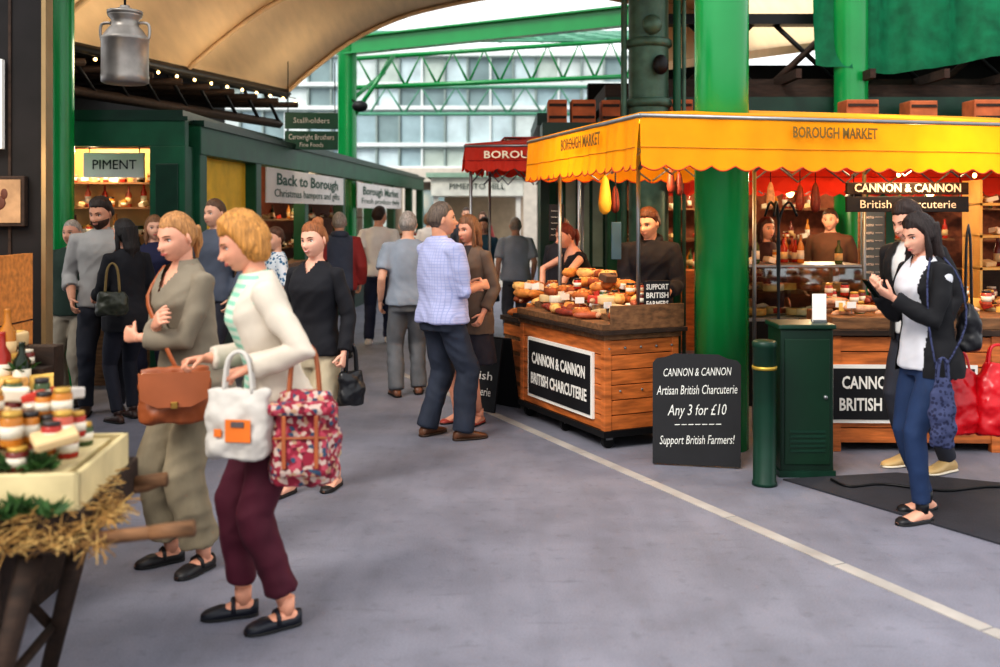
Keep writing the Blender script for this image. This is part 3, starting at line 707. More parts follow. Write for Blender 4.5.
goods(b,.15,.5,.05,1.25,.925,40,['loaf','saus','pack','loaf','wheel'],2,4,.05)
goods(b,.3,.55,.05,1.25,.98,36,['loaf','loaf','pack','jar'],2,5,.06)
goods(b,.35,.55,.5,1.25,1.06,20,['loaf','pack','loaf'],2,7,.06)
goods(b,.0,.3,.1,1.2,.93,10,['card'],1,6)
b.done()
b=B('wooden_display_table',C@T3(.10,1.36,0)); b.bx(0,.5,0,.5,.06,.72,woodh,bev=.004); b.bx(-.03,.53,-.0,.53,.72,.76,woodd,bev=.004)
for i in range(5): b.bx(-.006,.0,.0,.5,.10+i*.125,.19+i*.125,wood)
for x,y in((.04,.04),(.46,.04),(.04,.46),(.46,.46)): b.bx(x-.03,x+.03,y-.03,y+.03,0,.06,blk2)
b.done()
b=B('bread_pile',C@T3(.10,1.36,0)); goods(b,.02,.48,.02,.48,.76,46,['loaf','pack','saus','loaf'],5,8,.055); b.done()
CA=T3(.868,6.2,0)@Rz(14.5)
def awning(name,T,W,D,ze,zr,vh,mat,txt=None,tm=None,per=.16,trim=None):
    b=B(name,T)
    a=[V((0,0,ze)),V((W,0,ze)),V((W,D,ze)),V((0,D,ze))]; r=[V((D*.5,D*.5,zr)),V((W-D*.5,D*.5,zr))]
    b.add((a+r,[(0,1,5,4),(1,2,5),(2,3,4,5),(3,0,4)]),mat)
    def val(p,q):
        n=max(4,int((q-p).length/per*8)); v=[];f=[]
        for i in range(n+1):
            t=i/n; c=p.lerp(q,t); ph=(t*(q-p).length/per)%1
            wob=.010*sin(t*40)+.006*sin(t*97)
            nn=(q-p).normalized().cross(V((0,0,1)))
            v+=[c,c+V((0,0,-vh*.6))+nn*(.01+wob),c+V((0,0,-vh+.032*(1-abs(sin(pi*ph)))))+nn*(.02+wob)]
        for i in range(n): f+=[(3*i,3*i+3,3*i+4,3*i+1),(3*i+1,3*i+4,3*i+5,3*i+2)]
        b.add((v,f),mat,True)
        nrm=(q-p).normalized().cross(V((0,0,1)))
        b.tube([v[3*i+1]+nrm*.004 for i in range(0,n+1,2)],.004,M(mat.name+'_seam',(200,130,20) if 'yellow' in mat.name else (150,30,24),.8),5)
        if trim: b.tube([v[3*i+2] for i in range(0,n+1)],.0055,trim,5)
    for i in range(4): val(a[i],a[(i+1)%4])
    if txt:
        for x in txt[1]: b.text(txt[0],.10,tm,T3(x,-.034,ze-.11)@Rx(90),w=.62,bold=.002)
        if D>1.5: b.text(txt[0],.12,tm,T3(-.036,D*.42,ze-.12)@Rz(-90)@Rx(90),w=.85,bold=.002)
    for k in range(4):
        p,q=a[k],a[(k+1)%4]; b.tube([p-V((0,0,.02)),q-V((0,0,.02))],.014,steel,8)
    b.tube([r[0]-V((0,0,.03)),r[1]-V((0,0,.03))],.015,steel,8)
    for p,q in((a[0],r[0]),(a[3],r[0]),(a[1],r[1]),(a[2],r[1])): b.tube([p-V((0,0,.03)),q-V((0,0,.03))],.012,steel,8)
    nb=max(2,int(W/.8))
    for i in range(1,nb):
        x=W*i/nb; b.tube([V((x,.02,ze-.03)),V((x,D*.5,min(zr,ze+.05)-.05)),V((x,D-.02,ze-.03))],.010,steel,6)
    for yy in (D*.22,D*.8):
      for i in range(nb):
        x=W*i/nb; b.tube([V((x+.02,yy,ze-.05)),V((x+W/nb*.5,yy,ze-.36)),V((x+W/nb,yy,ze-.05))],.008,steel,6); b.tube([V((x+.02,yy,ze-.36)),V((x+W/nb*.5,yy,ze-.05)),V((x+W/nb,yy,ze-.36))],.008,steel,6)
    return b
prt=M('awning_print',(120,92,40),.8)
b=awning('yellow_market_awning',CA,4.6,2.5,2.27,2.44,.36,yel,('BOROUGH MARKET',(1.35,3.4)),prt,trim=M('orange_trim',(206,84,36),.8))
inv=CA.inverted()
for p in((.99,7.16,.87),(1.92,7.55,0),(5.0,7.3,0),(.5,8.35,0),(2.95,8.1,0),(4.6,8.6,0)):
    q=inv@V(p); b.tube([q,V((q.x,q.y,2.28))],.016,steel,8)
    b.tube([V((q.x,q.y,1.95)),V((q.x+.35,q.y,2.26))],.009,steel,6); b.tube([V((q.x,q.y,1.95)),V((q.x,q.y-.35,2.26))],.009,steel,6)
b.done()
b=awning('red_market_awning',T3(-.34,9.7,0)@Rz(-6),1.15,1.7,2.31,2.44,.27,redc,('BOROUGH',(.5,)),M('cream_print',(240,220,190)))
for x,y in((.05,.05),(1.1,.05),(.05,1.65),(1.1,1.65)): b.tube([(x,y,0),(x,y,2.31)],.016,steel,8)
b.done()
b=awning('red_market_awning.001',T3(1.9,9.15,0)@Rz(3),4.6,1.6,2.20,2.35,.38,redc)
for x,y in((.05,.05),(4.5,.05),(.05,1.5),(4.5,1.5)): b.tube([(x,y,0),(x,y,2.2)],.016,steel,8)
b.done()
b=B('string_lights')
def string(p,q,n,sag):
    p,q=V(p),V(q); pts=[]
    for i in range(n*2+1):
        t=i/(n*2); pts.append(p.lerp(q,t)-V((0,0,sag*4*t*(1-t))))
    b.tube(pts,.004,blk2,6)
    for c in pts[1::2]: b.cyl(c,c-V((0,0,.04)),.010,blk2,8); b.sph(c-V((0,0,.058)),(.016,.016,.020),bulbm,10,8)
string((.5,7.4,2.16),(2.9,8.0,2.16),4,.08); string((2.0,7.2,2.10),(4.6,7.9,2.10),4,.12); string((.2,9.0,2.16),(1.6,9.3,2.10),4,.1)
b.done()
b=B('hanging_ham')
for i,(x,y,z,m,k) in enumerate(((.86,8.2,1.80,M('yellow_net_bag',(222,176,60),.6),1.0),(.95,8.25,1.76,meat[2],.7),(1.35,7.9,1.90,meat[0],.6),(1.42,7.92,1.88,meat[2],.6),(2.55,8.5,1.78,meat[0],.7),(2.68,8.5,1.78,meat[2],.8),(2.30,8.5,1.8,meat[3],.7))):
    b.tube([(x,y,z+.32),(x,y,z+.14*k)],.004,blk2,6); b.lathe([(.01*k,.15*k),(.03*k,.11*k),(.045*k,.02),(.055*k,-.08*k),(.045*k,-.14*k),(.015*k,-.17*k)],(x,y,z),m,14)
b.done()
b=B('hanging_price_board'); b.box((.52,9.2,1.55),(.14,.02,.34),blk,bev=.004)
for i in range(5): b.text('~~~~',.04,whi,T3(.52,9.188,1.66-i*.055)@Rx(90),w=.10)
b.tube([(.52,9.2,1.72),(.52,9.2,2.2)],.004,blk2,6); b.done()
b=B('hanging_price_board.001'); b.box((.93,8.0,1.42),(.08,.015,.30),M('slate_blue',(60,90,110)),bev=.004); b.tube([(.93,8.0,1.57),(.93,8.05,2.2)],.004,blk2,6); b.done()
b=B('support_sign',C@T3(.44,.02,1.05)@Rz(-10)); b.box((0,0,.0),(.20,.012,.22),blk,bev=.004)
for i,t in enumerate(('SUPPORT','BRITISH','FARMERS')): b.text(t,.055,whi,T3(0,-.009,.065-i*.06)@Rx(90),w=.17,bold=.001)
b.tube([(0,.01,-.1),(0,.01,-.2)],.006,blk2,6)
b.done()
b=B('sandwich_board',T3(-.12,8.45,0)@Rz(-42))
b.box((0,-.10,.30),(.48,.02,.60),blk,rot=(-10,0,0),bev=.004); b.box((0,.10,.30),(.48,.02,.60),blk,rot=(10,0,0),bev=.004)
for i,t in enumerate(('Artisan','British','Charcuterie')): b.text(t,.10,whi,T3(0,-.118+.02*(1-i),.42-i*.13)@Rx(80),w=.36)
b.done()
b=B('chalkboard_sign',T3(1.27,6.47,0)@Rz(-12)@Rx(-9))
v=[(-.28,0,.01),(.28,0,.01),(.285,0,.66),(.26,0,.69),(.20,0,.70),(.14,0,.725),(-.14,0,.725),(-.20,0,.70),(-.26,0,.69),(-.285,0,.66)]
n=len(v); b.add(([V(p) for p in v]+[V(p)+V((0,.022,0)) for p in v],[tuple(range(n)),tuple(range(2*n-1,n-1,-1))]+[(i,n+i,n+(i+1)%n,(i+1)%n) for i in range(n)]),blk)
chalk=M('chalk',(216,216,210),.9,var=.2,scale=50)
for t,z,s,w in(('CANNON & CANNON',.605,.075,.44),('Artisan British Charcuterie',.49,.085,.52),('Any 3 for £10',.36,.10,.38),('-------',.275,.06,.3),('Support British Farmers!',.17,.08,.48)):
    b.text(t,s,chalk,T3(0,-.004,z)@Rx(90)@Rz(3),w=w,shear=.3)
b.done()
b=B('green_bollard'); b.lathe([(.075,0),(.075,.02),(.068,.03),(.068,.83),(.074,.835),(.074,.865),(.06,.875),(0.01,.88)],(1.60,6.05,0),dgreen2,24)
b.lathe([(.0745,.70),(.0745,.72)],(1.60,6.05,0),M('gold_band',(190,160,70),.4,.6),24); b.done()
b=B('electrical_cabinet'); b.bx(1.745,2.075,6.22,6.52,.02,.92,M('cabinet_green',(12,40,28),.4,var=.15),bev=.01); b.bx(1.73,2.09,6.205,6.535,.92,.95,dgreen2,bev=.008); b.bx(1.735,2.085,6.21,6.53,0,.04,dgreen2)
b.bx(1.77,2.05,6.21,6.222,.08,.86,M('cabinet_green2',(14,46,30),.35),bev=.004); b.cyl((2.02,6.215,.5),(2.02,6.195,.5),.012,steel)
for i in range(5): b.bx(1.80,2.02,6.203,6.212,.16+i*.03,.175+i*.03,dgreen2)
b.done()

# ------------------------------------------------------------------ COLUMNS
def column(name,x,y,r,h,mat,base=True):
    b=B(name)
    pr=[(r*1.35,0),(r*1.35,.10),(r*1.2,.13),(r*1.12,.20),(r*1.03,.26),(r,.32),(r,h-.5),(r*1.08,h-.45),(r*1.08,h-.40),(r,h-.36),(r,h)] if base else [(r,0),(r,h)]
    b.lathe(pr,(x,y,0),mat,40); return b
column('green_column',1.555,7.02,.187,6,green,False).done()
column('green_column.001',3.93,11.2,.185,6,green).done()
column('green_column.002',-2.75,18,.17,5.2,green).done()
column('green_column.003',-3.98,9.05,.12,4.6,green).done()
b=column('iron_column',1.50,10.1,.20,5.5,M('grey_green_iron',(66,94,80),.45,.2,var=.3,scale=8))
ir=_M['grey_green_iron']
for z in(2.7,3.3,3.9): b.lathe([(.21,z),(.235,z+.02),(.235,z+.07),(.21,z+.09)],(1.5,10.1,0),ir,32)
for i,(dx,r) in enumerate(((-.26,.03),(.27,.04),(.34,.02))): b.tube([(1.5+dx,10.0,0),(1.5+dx,10.0,5.4)],r,ir if i!=1 else dgreen,10)
b.sph((1.5,9.86,3.5),(.10,.08,.10),ir); b.sph((1.58,9.84,3.1),(.08,.06,.1),blk2); b.done()

# ------------------------------------------------------------------ RIGHT STALL
b=B('market_stall_counter.001',T3(2.30,6.9,0)@Rz(-2))
b.bx(.02,2.2,.03,.7,.06,.80,dark)
for i in range(7): b.bx(0,2.22,0,.03,.06+i*.105,.158+i*.105,wood,bev=.003)
for x in(.02,1.1,2.2): b.bx(x-.03,x+.03,-.01,.05,0,.82,wood,bev=.003); b.bx(x-.03,x+.03,.64,.70,0,.82,wood)
b.bx(-.04,2.26,-.04,.74,.80,.84,woodd,bev=.004); b.bx(0,2.2,.02,.68,.84,.92,woodh,bev=.004)
for x0 in(-.03,1.02):
    b.bx(x0,x0+1.0,-.025,-.005,.20,.60,whi); b.bx(x0+.022,x0+.978,-.031,-.024,.225,.575,blk)
    b.text('CANNON & CANNON',.12,whi,T3(x0+.5,-.034,.475)@Rx(90),w=.84,bold=.003); b.text('BRITISH CHARCUTERIE',.12,whi,T3(x0+.5,-.034,.325)@Rx(90),w=.88,bold=.003)
b.done()
b=B('charcuterie_display.001',T3(2.30,6.9,0)); goods(b,.05,2.1,.08,.6,.90,50,['saus','pack','loaf','jar','wedge'],2,11,.05); goods(b,.05,2.1,.3,.6,.98,36,['pack','jar','saus','jar'],2,12,.06); goods(b,.1,2.0,.06,.3,.94,12,['card'],1,13); b.done()
b=B('menu_stand'); b.box((2.03,6.36,1.04),(.09,.01,.18),whi,bev=.003); b.bx(1.99,2.07,6.33,6.40,.95,.965,steel); b.done()
b=B('hanging_shop_sign',T3(3.02,7.42,1.78)@Rz(2)); b.bx(-.46,.46,-.015,.015,.0,.09,woodd,bev=.006); b.bx(-.46,.46,-.015,.015,-.13,-.015,blk,bev=.004)
gm=M('cream_lettering',(232,222,200)); b.text('CANNON & CANNON',.085,gm,T3(0,-.018,.045)@Rx(90),w=.80,bold=.002); b.text('British Charcuterie',.085,gm,T3(0,-.018,-.075)@Rx(90),w=.72)
for s in(-.40,.40): b.tube([(s,0,-.0),(s,0,-.02)],.005,steel,6); b.tube([(s,0,.09),(s,0,.50)],.004,blk2,6)
b.done()
b=B('produce_shelf',T3(3.72,7.75,0)); shw=M('pale_ply',(214,172,98),.6,var=.15)
for z in(.1,.95,1.20,1.45,1.70): b.bx(0,.7,0,.3,z,z+.02,shw)
for x in(0,.68): b.bx(x,x+.02,0,.3,0,1.9,shw)
for k,z in enumerate((.97,1.22,1.47,1.72)): goods(b,.06,.64,.06,.22,z,9,['pack','jar','bottle' if z<1.7 else 'jar'],1,20+k)
b.done()
b=B('glass_display_case',T3(2.0,8.5,0)); b.bx(0,1.1,0,.6,0,.72,blk2); b.bx(0,1.1,0,.6,.72,.75,steel)
for x in(0,1.085): b.bx(x,x+.015,0,.6,.75,1.18,steel)
b.bx(0,1.1,0,.6,1.18,1.2,steel); b.bx(.02,1.08,.0,.008,.76,1.17,gl); b.bx(0.02,1.08,.05,.55,.95,.96,gl); goods(b,.08,1.0,.1,.5,.76,22,['saus','pack','wheel'],1,30); goods(b,.08,1.0,.1,.5,.965,18,['saus','wedge','wheel'],1,31); goods(b,.08,1.0,.1,.5,1.20,12,['bottle','jar','pack'],1,32); b.done()
b=B('wrought_iron_stand')
for k in range(3):
    a=k*2.1; b.tube(smoothpath([(1.95+.16*cos(a),7.0+.16*sin(a),0),(1.95+.03*cos(a),7.0+.03*sin(a),.5),(1.95,7.0,1.0),(1.95,7.0,1.55),(1.95+.07*cos(a),7.0+.07*sin(a),1.72),(1.95+.13*cos(a),7+.13*sin(a),1.62)],4),.009,blk2,8)
b.done()

# ------------------------------------------------------------------ SHOP BACK RIGHT
def shelfwall(b,x0,x1,y,zs,n,seed,kinds=('jar','bottle','pack'),d=.25):
    for i,z in enumerate(zs):
        b.bx(x0,x1,y-d,y,z-.02,z,woodh); goods(b,x0+.05,x1-.05,y-d+.05,y-.05,z,n,list(kinds),1,seed+i)
b=B('shop_building')
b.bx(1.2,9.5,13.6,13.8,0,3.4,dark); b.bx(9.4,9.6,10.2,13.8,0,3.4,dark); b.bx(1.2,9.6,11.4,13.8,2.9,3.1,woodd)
b.bx(1.3,1.45,11.4,13.7,0,2.95,dgreen)
for x in(1.3,2.7,4.4,6.2,8.0,9.4): b.bx(x-.08,x+.08,11.35,11.55,0,2.95,dgreen)
b.bx(1.2,9.5,11.3,11.5,2.55,2.95,dgreen2); b.bx(1.2,9.5,11.33,11.36,2.60,2.66,M('gilt',(200,160,80)))
b.bx(1.45,3.4,11.9,12.2,0,.95,wood); b.bx(4.6,9.0,12.2,12.6,0,.95,woodd)
warmw=M('warm_brick',(110,60,40),.8,var=.35,scale=14)
b.bx(1.45,9.4,13.5,13.58,0,2.9,warmw)
shelfwall(b,1.6,3.2,13.45,(.9,1.3,1.7,2.1),16,40); shelfwall(b,3.5,6.0,13.45,(.9,1.3,1.7,2.1),24,50); shelfwall(b,6.4,9.2,13.45,(.9,1.3,1.7,2.1),24,60)
b.done()
b=B('menu_blackboard',T3(3.80,10.2,1.35)); b.box((0,0,0),(.24,.03,.80),M('menu_slate',(84,100,108)),bev=.004); b.box((0,.02,0),(.28,.02,.84),woodh)
for i in range(9): b.text('menu ~~~',.05,whi,T3(0,-.02,.33-i*.08)@Rx(90),w=.19)
b.box((0,.02,-.88),(.03,.03,.94),woodh); b.done()
b=B('pendant_lamps')
for x,y,z in((1.8,12,2.1),(2.5,12.2,2.0),(3.3,11.8,2.1),(4.2,12,2.0),(5.0,12.1,2.1),(5.8,12,2.05),(2.9,10.0,1.85),(3.5,9.9,1.80),(4.3,10.0,1.85)):
    b.tube([(x,y,z+.06),(x,y,2.9 if y>11 else 2.3)],.005,blk2,6); b.lathe([(.015,.10),(.05,.07),(.09,.0)],(x,y,z),blk2,14); b.sph((x,y,z-.01),(.04,.04,.045),bulbm,10,8)
b.done()
b=B('roof_right')
b.add(([V(p) for p in((1.9,12.1,3.35),(4.9,12.1,3.75),(5.2,14.8,5.6),(1.7,14.8,5.3),(1.9,12.1,3.45),(4.9,12.1,3.85),(5.2,14.8,5.7),(1.7,14.8,5.4))],[(0,1,2,3),(4,7,6,5),(0,4,5,1),(1,5,6,2),(2,6,7,3),(3,7,4,0)]),cream)
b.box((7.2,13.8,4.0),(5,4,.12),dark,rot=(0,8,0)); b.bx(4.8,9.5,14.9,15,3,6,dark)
for i in range(7): b.tube([(2.2+i*1.0,11.8,3.15),(3.0+i*1.0,11.8,3.9)],.04,woodd,6); b.tube([(3.0+i,11.8,3.15),(2.2+i,11.8,3.9)],.03,blk2,6)
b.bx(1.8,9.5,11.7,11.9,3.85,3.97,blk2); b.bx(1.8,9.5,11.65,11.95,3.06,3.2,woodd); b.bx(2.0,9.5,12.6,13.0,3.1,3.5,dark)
for i in range(9): b.bx(2.4+i*.8,2.46+i*.8,10.8,12.0,3.10,3.20,woodd)
b.done()
b=B('green_tarpaulin'); v=[];f=[]
for i in range(41):
    t=i/40; x=3.55+t*4.4
    for j in range(9):
        s=j/8; v.append(V((x,11.35+.10*sin(t*34+s*2)+.05*sin(t*71)-.2*s,4.45-s*(1.15+.10*sin(t*9))-.22*sin(pi*((t*3)%1))*(1-s)*.3)))
for i in range(40):
    for j in range(8): a=i*9+j; f.append((a,a+9,a+10,a+1))
b.add((v,f),M('green_net',(12,116,78),.75,var=.3,transl=.45),True); b.tube([(3.5,11.4,4.45),(8,11.4,4.45)],.03,blk2,6); b.done()
b=B('stacked_crates')
tw=M('terracotta_wood',(176,96,56),.7,var=.3)
for x,y,z,w in((.62,10.9,2.60,.2),(.9,10.9,2.60,.26),(1.2,10.95,2.60,.2),(1.95,10.9,2.60,.25),(3.9,10.9,2.6,.35),(4.6,11.0,2.6,.3),(5.3,10.9,2.6,.4)):
    b.box((x,y,z+.13),(w,.3,.26),tw,bev=.01); b.box((x,y-.155,z+.20),(w*.9,.01,.03),woodd); b.box((x,y-.155,z+.07),(w*.9,.01,.03),woodd)
b.bx(.45,6,10.6,11.3,2.44,2.6,dgreen2)
for x in(.50,2.4,5.9): b.bx(x-.05,x+.05,11.1,11.2,0,2.45,dgreen2)
b.done()
b=B('green_shopfront'); b.bx(.75,1.25,11.9,12.1,0,2.6,dgreen); b.bx(.55,.72,12.2,14.5,0,2.7,dgreen)
for i in range(3): b.bx(.78+i*.16,.9+i*.16,11.87,11.9,1.0,2.3,M('lit_pane',(170,190,170),.2))
b.bx(.45,.80,12.1,14.6,2.7,2.85,dgreen2); b.done()

# ------------------------------------------------------------------ LEFT
b=B('wall_left'); b.bx(-5.5,-2.56,5.6,5.66,0,3.5,M('near_black_wall',(22,19,20),.8,var=.3)); b.bx(-2.56,-2.535,5.58,5.67,0,3.5,M('brass_trim',(150,126,90),.4,.6)); b.bx(-5.5,-5.4,2.0,5.6,0,3.5,dark)
for i in range(7): b.bx(-2.75-i*.4,-2.735-i*.4,5.59,5.6,0,3.5,woodd)
b.done()
b=B('chicken_picture'); b.bx(-2.96,-2.64,5.55,5.595,1.57,1.85,woodd,bev=.004); b.bx(-2.94,-2.66,5.545,5.552,1.59,1.83,M('aged_paper',(160,128,96),.7,var=.25,scale=12))
hen=M('hen_print',(90,50,36)); b.sph((-2.80,5.545,1.70),(.06,.004,.045),hen); b.sph((-2.75,5.545,1.75),(.02,.004,.03),hen); b.poly([(-2.85,5.543,1.72),(-2.89,5.543,1.79),(-2.83,5.543,1.74)],hen)
for s in(-.015,.015): b.tube([(-2.80+s,5.543,1.66),(-2.80+s,5.543,1.61)],.003,hen,6)
b.done()
b=B('framed_poster'); b.bx(-3.2,-2.765,5.55,5.588,2.0,2.5,whi,bev=.004); b.bx(-3.17,-2.79,5.545,5.552,2.03,2.47,M('poster_print',(90,74,66),.7,var=.5,scale=14)); b.done()
b=B('milk_churn'); chm=M('worn_steel',(150,144,138),.4,.6,var=.3,scale=6)
b.lathe([(.13,0),(.145,.01),(.148,.05),(.145,.06),(.145,.27),(.15,.275),(.15,.29),(.14,.30),(.10,.355),(.085,.37),(.085,.41),(.105,.43),(.105,.445),(.10,.45)],(-2.40,6.4,2.47),chm,32)
b.lathe([(.11,.445),(.11,.465),(.06,.475),(.03,.49),(.03,.5),(.005,.505)],(-2.40,6.4,2.47),chm,24)
for s in(-1,1): b.tube(smoothpath([(-2.40+s*.09,6.4,2.86),(-2.40+s*.15,6.4,2.85),(-2.40+s*.155,6.4,2.77),(-2.40+s*.135,6.4,2.75)],4),.010,chm)
b.tube([(-2.40,6.4,2.97),(-2.40,6.4,4.15)],.008,blk2); b.done()
b=B('beam_overhead'); b.bx(-6,-2.0,6.3,6.5,4.1,4.35,blk2); b.done()
b=B('spice_shop')
b.bx(-5.6,-2.93,9.3,9.42,2.26,2.54,dgreen,bev=.01); b.bx(-5.6,-2.9,9.28,9.30,2.50,2.54,dgreen2)
b.bx(-3.26,-2.93,9.3,9.6,0,2.27,dgreen,bev=.01); b.bx(-3.20,-2.99,9.285,9.3,.9,2.1,dgreen2,bev=.01)
b.bx(-5.6,-5.3,9.3,9.6,0,2.27,dgreen); b.bx(-5.6,-3.3,11.2,11.3,0,2.5,warmw); b.bx(-5.6,-2.95,9.3,11.3,2.5,2.6,dgreen2)
b.bx(-4.0,-3.42,9.6,9.64,1.98,2.22,whi); b.text('PIMENT',.13,blk,T3(-3.70,9.59,2.10)@Rx(90),w=.42)
for x in(-3.95,-3.47): b.tube([(x,9.62,2.2),(x,9.62,2.5)],.006,blk2,6)
shelfwall(b,-5.2,-3.3,10.3,(.9,1.15,1.42,1.7,1.95),26,70); b.bx(-5.2,-3.3,10.3,10.34,.8,2.3,M('warm_back',(206,156,96)))
b.bx(-5.2,-3.3,9.5,10.0,0,.85,woodh); b.done()
A=T3(-2.9,9.6,0)@Rz(-3.3)
b=B('market_arcade',A)
b.bx(-.12,.03,0,16,2.20,2.50,dgreen,bev=.01); b.bx(-.15,.06,0,16,2.47,2.53,dgreen2); b.bx(-2.2,-.1,0,16,2.50,2.6,dgreen2)
for y in(.1,1.9,4.1,6.5,9,11.5,14,15.9): b.bx(-.14,.02,y-.10,y+.10,0,2.25,dgreen,bev=.01)
b.bx(-.12,-.04,0,16,0,.95,dgreen2); b.bx(-.25,.08,0,16,.95,1.0,woodh); b.bx(-2.2,-2.1,1.8,16,0,2.5,warmw)
b.bx(-.16,-.1,.2,1.78,1.0,2.2,M('yellow_wall',(244,196,60),.7))
for i in range(4): b.bx(-1.7,-1.4,1.9+i*3.4,5.0+i*3.4,1.0,1.03,woodh); b.bx(-1.7,-1.4,1.9+i*3.4,5.0+i*3.4,1.5,1.53,woodh)
goods(b,-1.65,-1.45,2,15,1.03,70,['jar','pack','bottle'],1,80); goods(b,-1.65,-1.45,2,15,1.53,70,['jar','pack','bottle'],1,81)
goods(b,-.2,.05,2,15,1.0,90,['jar','pack','herb'],2,82,.08)
b.done()
def banner(name,y0,y1,z0,z1,t1,t2):
    b=B(name,A); b.bx(.035,.05,y0,y1,z0,z1,M('banner_cloth',(228,220,214),.8,var=.08,scale=2))
    tm=M('banner_text',(60,90,74)); b.text(t1,.2,tm,T3(.055,(y0+y1)/2,z0+(z1-z0)*.68)@Rz(90)@Rx(90),w=(y1-y0)*.8,bold=.004); b.text(t2,.14,tm,T3(.055,(y0+y1)/2,z0+(z1-z0)*.28)@Rz(90)@Rx(90),w=(y1-y0)*.85); b.done()
banner('shop_banner',2.1,6.3,1.76,2.18,'Back to Borough','Christmas hampers and gifts'); banner('shop_banner.001',7.4,12.2,1.72,2.16,'Borough Market','Fresh produce daily')
b=B('hanging_shop_sign.001',T3(-2.45,13.0,2.7)@Rz(8)); b.bx(-.34,.34,-.02,.02,.03,.24,dgreen,bev=.005); b.bx(-.34,.34,-.02,.02,-.24,.0,dgreen,bev=.005)
b.text('Stallholders',.1,whi,T3(0,-.024,.135)@Rx(90),w=.46); b.text('Cartwright Brothers',.1,whi,T3(0,-.024,-.08)@Rx(90),w=.58); b.text('Fine Foods',.08,whi,T3(0,-.024,-.18)@Rx(90),w=.3)
for s in(-.3,.3): b.tube([(s,0,.0),(s,0,.9)],.006,blk2,6)
b.done()
prof=[(-2.98,3.36),(-2.66,3.64),(-2.1,4.06),(-1.47,4.37),(-.84,4.55),(0,4.70),(.9,4.74),(1.8,4.62),(2.7,4.38),(3.5,4.0)]
pp=smoothpath([(x,14,z) for x,z in prof],3)
b=B('vaulted_ceiling'); v=[];f=[];n=len(pp)
dirn=V((-.33,-1,0))
for k in range(2):
    for t in(0,.12):
        for p in pp: v.append(p+dirn*(k*6.6)+V((0,0,t)))
for i in range(n-1):
    f+=[(i,i+1,2*n+i+1,2*n+i),(n+i,3*n+i,3*n+i+1,n+i+1),(i,n+i,n+i+1,i+1),(2*n+i,2*n+i+1,3*n+i+1,3*n+i)]
b.add((v,f),cream,True)
for k in(0,.33,.66,1):
    b.tube([p+dirn*6.6*k-V((0,0,.03)) for p in pp],.03,M('cream_rib',(206,174,134),.7),6)
b.done()
b=B('vault_girder')
s0=V((-2.98,14,3.30)); s1=s0+dirn*7
def along(t,dx=0,dz=0): return s0.lerp(s1,t)+V((dx,0,dz))
b.tube([along(0),along(1)],.07,blk2,4); b.tube([along(0,-.1,-.42),along(1,-.1,-.42)],.06,woodd,4)
for i in range(14): b.tube([along(i/14,-.1,-.42),along((i+1)/14,-.05,0)],.025,blk2,6); b.tube([along(i/14,-1.6,-.15),along(i/14,.15,-.15)],.04,woodd,4)
b.done()
b=B('festoon_lights')
pts=[along(t/22,.12,-.06) for t in range(23)]; b.tube(pts,.006,blk2,6)
for p in pts: b.sph(p-V((0,0,.035)),.018,bulbm,10,8)
b.done()
b=B('roof_left'); b.add(([V((-3.0,14,3.42)),V((-9,14,3.42)),V((-9,5,3.42)),V((-5.9,5,3.42)),V((-5.3,7,3.42))],[(0,1,2,3,4)]),woodd)
for i in range(6): b.bx(-7,-4.4,6.3+i*1.2,6.4+i*1.2,3.2,3.38,woodd)
b.bx(-5.6,-5.5,9.5,20,2.55,4.4,dark)
b.done()
b=B('roof_truss')
def ibeam(p,q,h=.34):
    p,q=V(p),V(q); L=(q-p).length; a=math.degrees(atan2(q.y-p.y,q.x-p.x)); T=T3(*p)@Rz(a)@Ry(-math.degrees(math.asin((q.z-p.z)/L)))
    b.box((L/2,0,0),(L,.03,h),green,T=T); b.box((L/2,0,h/2),(L,.2,.03),green,T=T); b.box((L/2,0,-h/2),(L,.2,.03),green,T=T)
ibeam((-2.9,18,4.62),(2.6,15.2,4.70),.28)
p=V((-3.0,19,4.0)); q=V((3.0,19,4.25))
b.tube([p,q],.05,green,6); b.tube([p+V((0,0,.55)),q+V((0,0,.7))],.045,green,6)
for i in range(10):
    a=p.lerp(q,i/10); c=(p+V((0,0,.55))).lerp(q+V((0,0,.7)),(i+.5)/10); d=p.lerp(q,(i+1)/10); b.tube([a,c,d],.025,green,6)
pg=M('pale_green_steel',(90,150,124),.5)
for i in range(11):
    x=-4+i*.8; b.tube([(x,19,4.9),(x*.6+.3,29,6.9)],.045,pg,6)
for i in range(7): z=4.9+i*.33; y=19+i*1.66; b.tube([(-4,y,z),(4.5,y,z)],.03,pg,6)
for i in range(8): x=-3.4+i*.9; b.tube([(x,26,4.2),(x+.45,26,4.9),(x+.9,26,4.2)],.03,pg,6)
b.tube([(-4,26,4.2),(4,26,4.2)],.05,pg,6); b.tube([(-4,26,4.9),(4,26,4.9)],.05,pg,6)
b.tube([(-2.75,18,3.2),(-1.9,17.9,4.45)],.04,green,6); b.tube([(-2.75,18,3.6),(-2.2,19,4.3)],.04,green,6)
b.sph((-2.45,17.5,3.5),(.14,.08,.10),blk2); b.tube([(-2.45,17.5,3.5),(-2.7,18,3.7)],.02,blk2,6)
b.done()
b=B('glass_office_building')
fac=M('pale_facade',(222,228,226),.5,var=.05); glz=M('reflective_glazing',(150,170,174),.12,.0,var=.35,scale=.5,spec=1.0); stone=M('pale_stonework',(206,196,182),.7,var=.1)
b.bx(-8.5,6.5,30,30.3,2.9,6.4,glz)
R=random.Random(9); tints=[M('glz_%d'%i,c,.12,var=.2,scale=1.5) for i,c in enumerate([(196,212,216),(156,178,184),(184,196,188),(128,148,150),(206,216,214)])]
zsr=(2.9,3.6,4.7,5.4,6.3)
